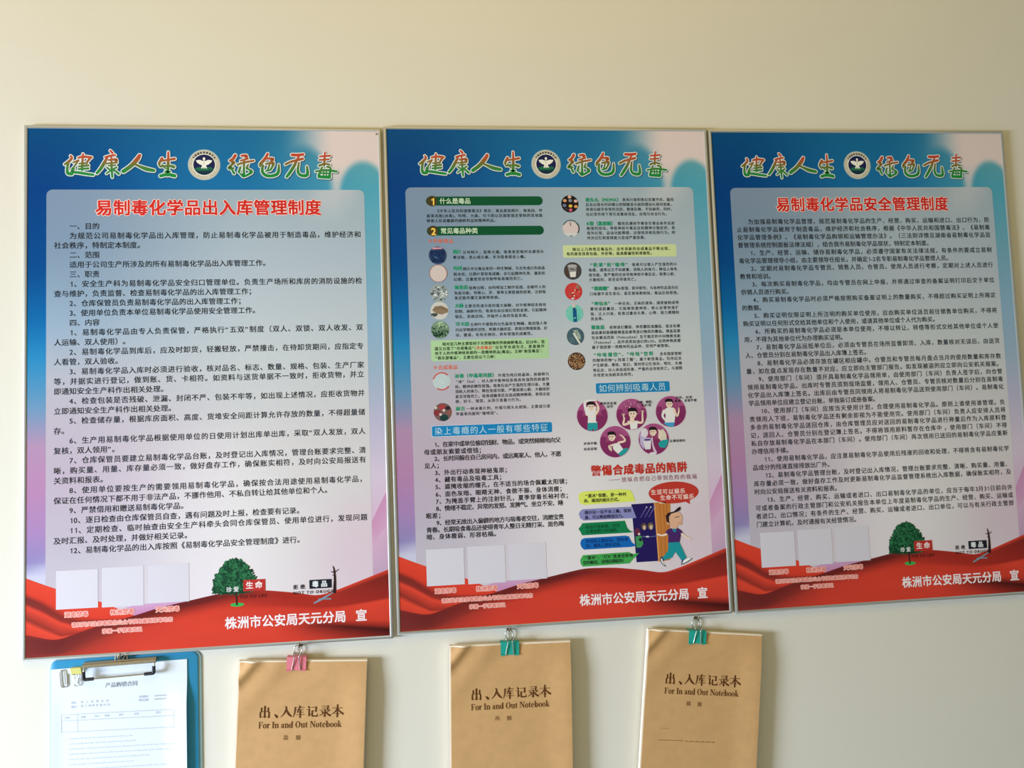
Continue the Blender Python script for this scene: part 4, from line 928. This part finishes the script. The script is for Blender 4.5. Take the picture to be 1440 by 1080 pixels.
# book-face characters of the cover title: thin level strokes, thick upright ones, on a 100 x 100 square
SONG = [
 ([[(50, 6, 12), (50, 92, 12)], [(22, 18, 10), (22, 46, 10)], [(78, 18, 10), (78, 48, 10)], [(22, 46, 3), (78, 46, 3)], [(14, 54, 10), (14, 92, 10)], [(86, 54, 10), (86, 94, 11)], [(14, 90, 3), (86, 90, 3)]], 9.4),
 ([[(14, 72, 5), (26, 82, 13), (34, 92, 15)]], 32.5),
 ([[(51, 12, 8), (49, 36, 12), (34, 66, 9), (6, 94, 3)], [(48, 20, 4), (56, 42, 9), (72, 70, 14), (96, 90, 7)], [(38, 10, 4), (52, 12, 7)]], 44.2),
 ([[(54, 2, 4), (60, 14, 12)], [(16, 18, 3), (94, 18, 4)], [(18, 18, 9), (17, 54, 9), (4, 96, 3)], [(30, 36, 3), (88, 36, 4)], [(54, 24, 9), (38, 56, 7)], [(36, 56, 3), (88, 56, 4)], [(62, 42, 10), (62, 98, 11)], [(26, 76, 3), (98, 76, 4)]], 65),
 ([[(14, 8, 4), (24, 20, 12)], [(2, 36, 3), (26, 36, 4)], [(24, 36, 10), (24, 86, 10)], [(24, 86, 9), (38, 72, 3)], [(44, 18, 3), (82, 18, 4)], [(82, 18, 11), (82, 52, 10)], [(46, 48, 3), (82, 48, 3)], [(50, 48, 10), (50, 86, 10)], [(50, 90, 8), (90, 90, 9)], [(93, 90, 8), (94, 72, 3)]], 87),
 ([[(22, 10, 3), (76, 10, 4)], [(76, 10, 10), (71, 40, 9)], [(26, 25, 3), (74, 25, 3)], [(4, 41, 3), (96, 41, 4)], [(50, 41, 10), (50, 94, 10)], [(50, 94, 8), (36, 86, 3)], [(20, 50, 5), (31, 62, 10)], [(6, 88, 4), (38, 68, 7)], [(85, 48, 7), (62, 62, 4)], [(54, 55, 4), (72, 74, 10), (94, 88, 12)]], 108),
 ([[(6, 26, 3), (94, 26, 4)], [(50, 2, 11), (50, 98, 11)], [(48, 28, 8), (30, 58, 8), (2, 78, 3)], [(52, 28, 4), (70, 54, 9), (98, 74, 13)], [(30, 74, 3), (70, 74, 3)]], 128.6)]
def cover_h(x, d, k):
    s = x * 0.764 + d * 0.645
    z = 5.6 * k * math.exp(-((s - 17) / 8.0) ** 2) + 1.8 * k * math.exp(-((s - 52) / 17) ** 2)
    z += 4.0 * ss(NW * .70, NW, x) ** 1.5 * ss(0, 60, d)
    z -= 1.6 * math.exp(-((x - 92) / 30.0) ** 2) * math.exp(-(d / 26.0) ** 2)
    return z

def serif_letters(P, s, u0, v, width, cap, col, layer):
    """bold book-face letters: thick stems, thin bars and serifs"""
    T, H = 0.135, 0.035
    def stem(x, y0, y1, t=T): return ('r', x - t / 2, y0, x + t / 2, y1)
    def sf(x, y, w=0.22): return ('r', x - w / 2, y, x + w / 2, y + H)
    def fl(x, y): return ('p', [(x - .15, y - .035), (x + .01, y), (x + .01, y - .08), (x - .06, y - .08)])
    ringo = lambda cx, rx: ('o', cx, .225, rx, .24)
    G = {'F': (.54, [stem(.14, 0, .68), sf(.14, 0, .3), ('r', .02, .645, .5, .68), ('p', [(.5, .68), (.5, .49), (.475, .49), (.42, .645)]), ('r', .2, .33, .36, .365), ('p', [(.385, .45), (.385, .24), (.36, .24), (.34, .345)])]),
         'o': (.48, [ringo(.235, .215)]),
         'r': (.40, [stem(.13, 0, .46), sf(.13, 0, .26), fl(.1, .465), ('s', [(.19, .33, .05), (.25, .42, .06), (.32, .41, .1)]), ('d', .32, .39, .062)]),
         'I': (.33, [stem(.16, 0, .68, .15), sf(.16, 0, .3), sf(.16, .645, .3)]),
         'n': (.54, [stem(.13, 0, .46), sf(.13, 0, .24), fl(.1, .465), ('s', [(.17, .34, .04), (.27, .44, .06), (.38, .4, .1), (.41, .3, .13)]), stem(.41, 0, .34), sf(.41, 0, .24)]),
         'a': (.47, [('s', [(.09, .35, .09), (.2, .445, .04), (.3, .38, .1), (.31, .3, .125)]), ('d', .1, .345, .058), stem(.31, .06, .34, .125), ('s', [(.3, .27, .03), (.13, .2, .07), (.1, .1, .12), (.17, .02, .05), (.29, .08, .03)]), ('s', [(.31, .08, .12), (.36, .02, .06), (.44, .06, .02)])]),
         'd': (.54, [ringo(.215, .195), stem(.38, .02, .7), fl(.37, .7), ('r', .38, 0, .5, H)]),
         'O': (.68, [('O', .33, .34, .31, .355)]),
         'u': (.55, [stem(.13, .12, .46), fl(.1, .465), ('s', [(.13, .14, .13), (.18, .02, .08), (.3, .03, .04), (.38, .1, .03)]), stem(.41, 0, .46), fl(.38, .465), ('r', .41, 0, .52, H)]),
         't': (.34, [stem(.14, .08, .5), ('p', [(.075, .46), (.19, .62), (.2, .46)]), ('r', .01, .425, .3, .46), ('s', [(.14, .1, .13), (.2, .02, .06), (.31, .07, .02)])]),
         'N': (.72, [stem(.13, 0, .68, .045), sf(.13, 0, .24), ('r', .0, .645, .16, .68), ('p', [(.07, .68), (.24, .68), (.615, .12), (.615, -.01), (.57, -.01)]), stem(.595, 0, .68, .045), sf(.595, .645, .24)]),
         'e': (.46, [('e', .23, .225, .205, .24), ('r', .1, .24, .4, .272)]),
         'b': (.54, [stem(.13, 0, .7), fl(.1, .7), ringo(.3, .195)]),
         'k': (.56, [stem(.13, 0, .7), fl(.1, .7), sf(.13, 0, .24), ('p', [(.18, .17), (.36, .44), (.4, .44), (.2, .15)]), sf(.39, .425, .2), ('p', [(.21, .24), (.29, .32), (.5, .0), (.35, .0)]), sf(.44, 0, .24)])}
    tot = sum(.24 if ch == ' ' else G[ch][0] for ch in s); sc = cap / 0.68; kx = width / tot; x0 = 0
    for ch in s:
        if ch == ' ': x0 += .24; continue
        w, items = G[ch]
        X = lambda x: u0 + (x0 + x) * kx; Y = lambda y: v - (y - .34) * sc
        for it in items:
            if it[0] == 'r': P.rect(X(it[1]), Y(it[4]), X(it[3]), Y(it[2]), col, layer)
            elif it[0] == 'p': P.poly([(X(a), Y(b)) for a, b in it[1]], col, layer)
            elif it[0] == 'd': P.disk(X(it[1]), Y(it[2]), it[3] * kx, col, layer, it[3] * sc, n=14)
            elif it[0] == 's': P.stroke([(X(a), Y(b), c * kx) for a, b, c in it[1]], col, layer)
            else:
                cx, cy, rx, ry = it[1:]; kw = {}
                if it[0] == 'e': kw = dict(a0=0.62, a1=2 * PI - 0.1)
                P.ring(X(cx), Y(cy), (rx - (.15 if it[0] == 'O' else .125)) * kx, rx * kx, col, layer, ry0=(ry - .03) * sc, ry1=ry * sc, **kw)
        x0 += w

def notebook(x, y, th, label, hand, k=1.0, foot=False):
    """x, y: top left corner of the front cover in wall millimetres"""
    c, s = math.cos(th), math.sin(th)
    bx, by = x + c * NW / 2 - s * NH, y - s * NW / 2 - c * NH
    root = empty('notebook', V(bx, by, 0), th)
    tag(root, label, 'notebook', 'brown notebooks hanging under the posters')
    F = 5.2
    def L(a, d, z): return Vector(((a - NW / 2) / 1000, -z / 1000, (NH - d) / 1000))
    nx, ny = 54, 70; vs, fs = [], []
    for lay in (0, 1):
        for j in range(ny):
            for i in range(nx):
                a, d = NW * i / (nx - 1), NH * j / (ny - 1)
                vs.append(L(a, d, F + cover_h(a, d, k) - (0.35 if lay else 0)))
    N = nx * ny
    for j in range(ny - 1):
        for i in range(nx - 1):
            a = j * nx + i; fs.append((a, a + 1, a + nx + 1, a + nx)); fs.append((N + a, N + a + nx, N + a + nx + 1, N + a + 1))
    edge = [i for i in range(nx)] + [j * nx + nx - 1 for j in range(1, ny)] + [(ny - 1) * nx + i for i in range(nx - 2, -1, -1)] + [j * nx for j in range(ny - 2, 0, -1)]
    for i in range(len(edge)):
        a, b = edge[i], edge[(i + 1) % len(edge)]; fs.append((a, b, N + b, N + a))
    cov = mesh_obj('front_cover', [(vs, fs)], root, M_KRAFT)
    # page block follows the cover, a little proud of it at the top and left
    vs, fs = [], []
    xs = np.concatenate([[-2.2], np.linspace(0, NW, 54), [NW + .4]]); ds = np.concatenate([[-2.6], np.linspace(0, NH, 70)[:-1], [NH - 1]])
    for lay in (0, 1):
        for d in ds:
            for a in xs: vs.append(L(a, d, (F - .7 + cover_h(min(max(a, 0), NW), max(d, 0), k)) if lay == 0 else -4.6))
    nx2, ny2 = len(xs), len(ds); N = nx2 * ny2
    for j in range(ny2 - 1):
        for i in range(nx2 - 1):
            a = j * nx2 + i; fs.append((a, a + 1, a + nx2 + 1, a + nx2)); fs.append((N + a, N + a + nx2, N + a + nx2 + 1, N + a + 1))
    edge = [i for i in range(nx2)] + [j * nx2 + nx2 - 1 for j in range(1, ny2)] + [(ny2 - 1) * nx2 + i for i in range(nx2 - 2, -1, -1)] + [j * nx2 for j in range(ny2 - 2, 0, -1)]
    for i in range(len(edge)):
        a, b = edge[i], edge[(i + 1) % len(edge)]; fs.append((a, b, N + b, N + a))
    mesh_obj('pages', [(vs, fs)], root, M_PAGES)
    v, f = slab([(-NW / 2, 2), (NW / 2, 2), (NW / 2, NH), (-NW / 2, NH)], -5.2, -4.7)
    mesh_obj('back_cover', [(v, f)], root, M_KRAFT, False)
    def fn(u, v, l):
        z = np.array([F + cover_h(a, b, k) for a, b in zip(u, v)]) + 0.1 + l
        return np.column_stack([(u - NW / 2) / 1000, -z / 1000, (NH - v) / 1000])
    INK = (92, 56, 26); P = Print()
    for strokes, cx in SONG:
        for st in strokes: P.stroke([(34 + cx + (a - 50) * .195, 81 + (b - 50) * .2, max(c * 1.25, 4.0) * .2) for a, b, c in st], INK, 2)
    serif_letters(P, 'For In and Out Notebook', 34, 102.4, 137, 10.4, INK, 2)
    P.build('cover_lettering', cov, fn, M_INK)
    if foot:
        P = Print()
        for i in range(5): P.rect(30 + i * 3.4, 167, 32.4 + i * 3.4, 167.7, (150, 112, 66), 2)
        for i in range(13): P.rect(29 + i * 3.4, 187, 31.6 + i * 3.4, 188, (150, 112, 66), 2)
        for i in range(11): P.rect(77 + i * 5.0, 187.4 + (i % 2) * .8, 80.8 + i * 5.0, 189.0, (140, 102, 58), 2)
        P.build('form_lines', cov, fn, M_INK)
    P = Print()
    for ch, u, v in zip(hand, (75, 95.5), (123.2, 123.8)):
        P.put(ch, u, v, 8.4, (120, 84, 48), 2, 0.004, 1.0, -0.03)
    P.build('handwriting', cov, fn, M_INK)
    return root

cup_hook(440.4, -900.2, 'small hook under the left poster holding the pink binder clip')
cup_hook(797.2, -896.8, 'small hook under the middle poster, above the upright notebook')
cup_hook(1137.2, -899.4, 'small hook under the right end of the middle poster, above the most tilted notebook')
binder_clip(436.3, -915.4, 0.062, M_PINK, 'pink binder clip on the notebook below the left poster', -5.2, 5.6, 16.6)
binder_clip(797.6, -914.4, 0.03, M_TEAL, 'teal binder clip on the notebook below the middle of the row', -5.2, 5.6, 18.6)
binder_clip(1135.4, -917.6, 0.10, M_TEAL, 'teal binder clip on the rightmost, most tilted notebook', -5.2, 5.6, 19.0)
notebook(343.6, -919.8, 0.058, 'brown kraft notebook leftmost of the three, hung by a pink clip', '盐酸', 1.0)
notebook(695.1, -918.2, 0.025, 'brown kraft notebook in the middle of the three, nearly upright under a teal clip', '丙酮', 1.0)
notebook(1046.9, -912.4, 0.113, 'brown kraft notebook rightmost of the three, clearly tilted under a teal clip', '硫酸', 0.9, True)

# ---- blue clipboard with its contract sheets
BX, BY = 157.0, -1215.0
cb = empty('clipboard', V(BX, BY, -9.8))
tag(cb, 'blue plastic clipboard hanging from a hook under the left poster', 'clipboard')
def cl(pts): return [(a - BX, b - BY) for a, b in pts]
def LC(a, b, z): return Vector(((a - BX) / 1000, -(z + 9.8) / 1000, (b - BY) / 1000))
def slab_cb(outline, z0, z1, bev): return slab(cl(outline), z0 + 9.8, z1 + 9.8, bev)
mesh_obj('board_edge', [slab_cb(rounded(38.0, -1215, 277.6, -898.6, 12), -9.6, -8.0, .8)], cb, M_RIM)
mesh_obj('board', [slab_cb(rounded(38.6, -1214, 272.6, -899.4, 11), -8.2, -6.2, .8)], cb, M_BLUE)
# clamp: plate, hinge bar, hanging eye, wire with rubber corners
clamp = mesh_obj('clamp', [slab_cb([(94, -910.6), (208, -909.2), (208, -902.4), (94, -903.8)], -6.2, 1.0, .8)], cb, M_CLIPBAR)
mesh_obj('hinge_bar', [tube([LC(93.6, -909.2, 2.4), LC(150, -908.4, 2.4), LC(208.6, -907.6, 2.4)], 0.0034, sides=16)], clamp, M_CLIPBAR)
mesh_obj('hanging_eye', [tube([LC(152.5 + 5.2 * math.cos(t), -898.9 + 4.4 * math.sin(t), -1.0) for t in np.linspace(0, 2 * PI, 24, endpoint=False)], 0.0013, True),
                         tube([LC(143, -903.4, -1), LC(143.4, -897.6, -1), LC(147.6, -897.4, -1)], 0.0012), tube([LC(162.4, -903, -1), LC(162, -897.4, -1), LC(157.4, -897.2, -1)], 0.0012)], clamp, M_HOOK)
wire = arc_path([LC(96.4, -908.6, 2.4), LC(96.0, -918, 6.4), LC(96.0, -930.2, 4.4), LC(205.4, -927.4, 4.4), LC(206.0, -916, 6.4), LC(206.4, -907.4, 2.4)], 0.004)
mesh_obj('wire_clamp', [tube(wire, 0.00125)], clamp, M_STEEL)
for pts in ([LC(96, -917.2, 6.4), LC(96.0, -930.2, 4.6), LC(111, -929.8, 4.5)], [LC(206.0, -915.4, 6.4), LC(205.4, -927.4, 4.6), LC(190.6, -927.8, 4.5)]):
    mesh_obj('rubber_corner', [tube(arc_path(pts, 0.002, 3), 0.0027, sides=12)], clamp, M_RUBBER)
cup_hook(152.4, -899.6, 'small hook under the left poster holding the blue clipboard', 6.0)

# paper: a few sheets, top one slightly curled at the left edge
px0, px1, py1, py0 = 40.6, 255.4, -910.6, -1208.0
pr = empty('contract_sheets', V((px0 + px1) / 2, py0, -6.2))
tag(pr, 'white printed sheets clamped on the blue clipboard', 'paper')
def LP(a, b, z): return Vector(((a - (px0 + px1) / 2) / 1000, -(z + 6.2) / 1000, (b - py0) / 1000))
def paper_z(a, d): return -4.75 + 1.5 * ss(60, 40, a) * ss(20, 90, d) - 0.3 * ss(16, 0, d) + 6.0 * ss(214, 258, a) * ss(24, 80, d)
vs, fs = [], []; nx, ny = 36, 40
for lay in (0, 1):
    for j in range(ny):
        for i in range(nx):
            a = px0 + (px1 - px0) * i / (nx - 1); top = py1 - 2.4 * (1 - i / (nx - 1)); b = top + (py0 - top) * j / (ny - 1)
            vs.append(LP(a, b, paper_z(a, top - b) - (0 if lay == 0 else 0.9)))
N = nx * ny
for j in range(ny - 1):
    for i in range(nx - 1):
        a = j * nx + i; fs.append((a, a + 1, a + nx + 1, a + nx)); fs.append((N + a, N + a + nx, N + a + nx + 1, N + a + 1))
edge = [i for i in range(nx)] + [j * nx + nx - 1 for j in range(1, ny)] + [(ny - 1) * nx + i for i in range(nx - 2, -1, -1)] + [j * nx for j in range(ny - 2, 0, -1)]
for i in range(len(edge)):
    a, b = edge[i], edge[(i + 1) % len(edge)]; fs.append((a, b, N + b, N + a))
top_sheet = mesh_obj('sheets', [(vs, fs)], pr, M_PAPER)
def paper_fn(u, v, l):
    z = np.array([paper_z(a, -911.5 + b) for a, b in zip(u, v)]) + 0.1 + l
    return np.column_stack([(u - (px0 + px1) / 2) / 1000, -(z + 6.2) / 1000, (-v - py0) / 1000])
P = Print(); g1, g2, g3 = (134, 138, 148), (184, 192, 204), (204, 212, 223)
P.text('产品购销合同', 125.4, 944.0, 8.6, g1, 2, 176.6, 0.004)
sl = 0.02
for s, u, v, u1 in (('供方：', 72, 968.4, 83), ('需方：', 72, 975, 83)): P.text(s, u, v, 4.4, g2, 2, u1, 0.004, slope=sl)
for s, u, v, u1 in (('化工有限公司', 87, 968.2, 134), ('化工材料有限公司', 87, 974.6, 134), ('合同编号：', 178, 966.4, 196), ('签订日期：', 178, 972, 196)): P.text(s, u, v, 4.4, g2, 2, u1, 0.006, slope=sl)
for u0, v, n in ((203, 966.8, 8), (203, 972.2, 8)):
    for i in range(n): P.rect(u0 + i * 2.5, v - 1, u0 + 1.6 + i * 2.5, v + 1, g2, 2)
def ln(u0, v0, u1, v1, w=.5): P.stroke([(u0, v0, w), (u1, v1, w)], g2, 2, smooth=0)
A0, B0, A1, B1 = (57.2, 986.6), (234.6, 990.4), (57.2, 1014.6), (234.4, 1019.0)
ln(*A0, *B0); ln(*A1, *B1); ln(*A0, *A1); ln(*B0, *B1); ln(57.2, 996.4, 234.6, 1000.4)
ln(82, 987.2, 82, 1015.2, .4)
for i, (u, s) in enumerate(((62, '名称'), (87, '规格'), (108, '单位'), (124, '数量'), (146, '单价'), (170, '金额'), (205, '备注'))): P.text(s, u, 992.0 + i * .3, 4.2, g2, 2, u + 8, 0.0)
for r in range(16):
    v = 1026 + r * 8.2; u = 68.0; rr = random.Random(r + 3); end = rr.choice([140, 165, 190, 222, 226])
    while u < end:
        w = rr.uniform(5, 16); P.rect(u, v - .9 + (u - 60) * sl, u + w, v + .9 + (u - 60) * sl, g3, 2); u += w + rr.uniform(1.0, 3)
P.build('printing', top_sheet, paper_fn, M_INK)

pcr = empty('paper_clip', V(61, -942, -4.6))
tag(pcr, 'silver wire paper clip at the top left corner of the clipboard sheets', 'clip')
def LK(a, b, z): return Vector(((a - 61) / 1000, -(z + 4.6) / 1000, (b + 942) / 1000))
w1 = arc_path([LK(66.0, -921.5, -3.2), LK(67.0, -941.4, -3.2), LK(57.6, -942.4, -3.2), LK(55.0, -915.4, -3.2), LK(62.4, -914.2, -3.2), LK(63.6, -938.0, -3.2)], 0.004)
mesh_obj('wire', [tube(w1, 0.00085)], pcr, M_STEEL)

yc = empty('binder_clip', V(81.0, -924, -4))
tag(yc, 'small yellow binder clip on the clipboard sheets beside the clamp', 'clip')
def LY(a, b, z): return Vector(((a - 81.0) / 1000, -(z + 4) / 1000, (b + 924) / 1000))
def prism(x0, x1, prof):
    n = len(prof); v = [LY(x, b, z) for x in (x0, x1) for b, z in prof]
    return v, [(i, (i + 1) % n, n + (i + 1) % n, n + i) for i in range(n)] + [tuple(range(n))[::-1], tuple(range(n, 2 * n))]
mesh_obj('clip_body', [prism(73.6, 89.4, [(-911.0, -6.0), (-911.0, 1.6), (-912.0, 2.4), (-922.6, -3.2), (-922.6, -3.9), (-912.4, -4.4)]), tube([LY(73.6, -922.6, -3.0), LY(77, -922.6, -3.0)], 0.0009), tube([LY(86, -922.6, -3.0), LY(89.4, -922.6, -3.0)], 0.0009)], yc, M_YEL)
mesh_obj('wire_handle', [tube(arc_path([LY(75.4, -922.6, -2.6), LY(78.2, -922.6, -2.6), LY(80.0, -933, -1.8), LY(78.2, -937.5, -1.8), LY(79.8, -941, -1.8), LY(84.2, -941, -1.8), LY(85.6, -937.5, -1.8), LY(83.8, -933, -1.8), LY(85.4, -922.6, -2.6), LY(88, -922.6, -2.6)], 0.002), 0.0007)], yc, M_STEEL)
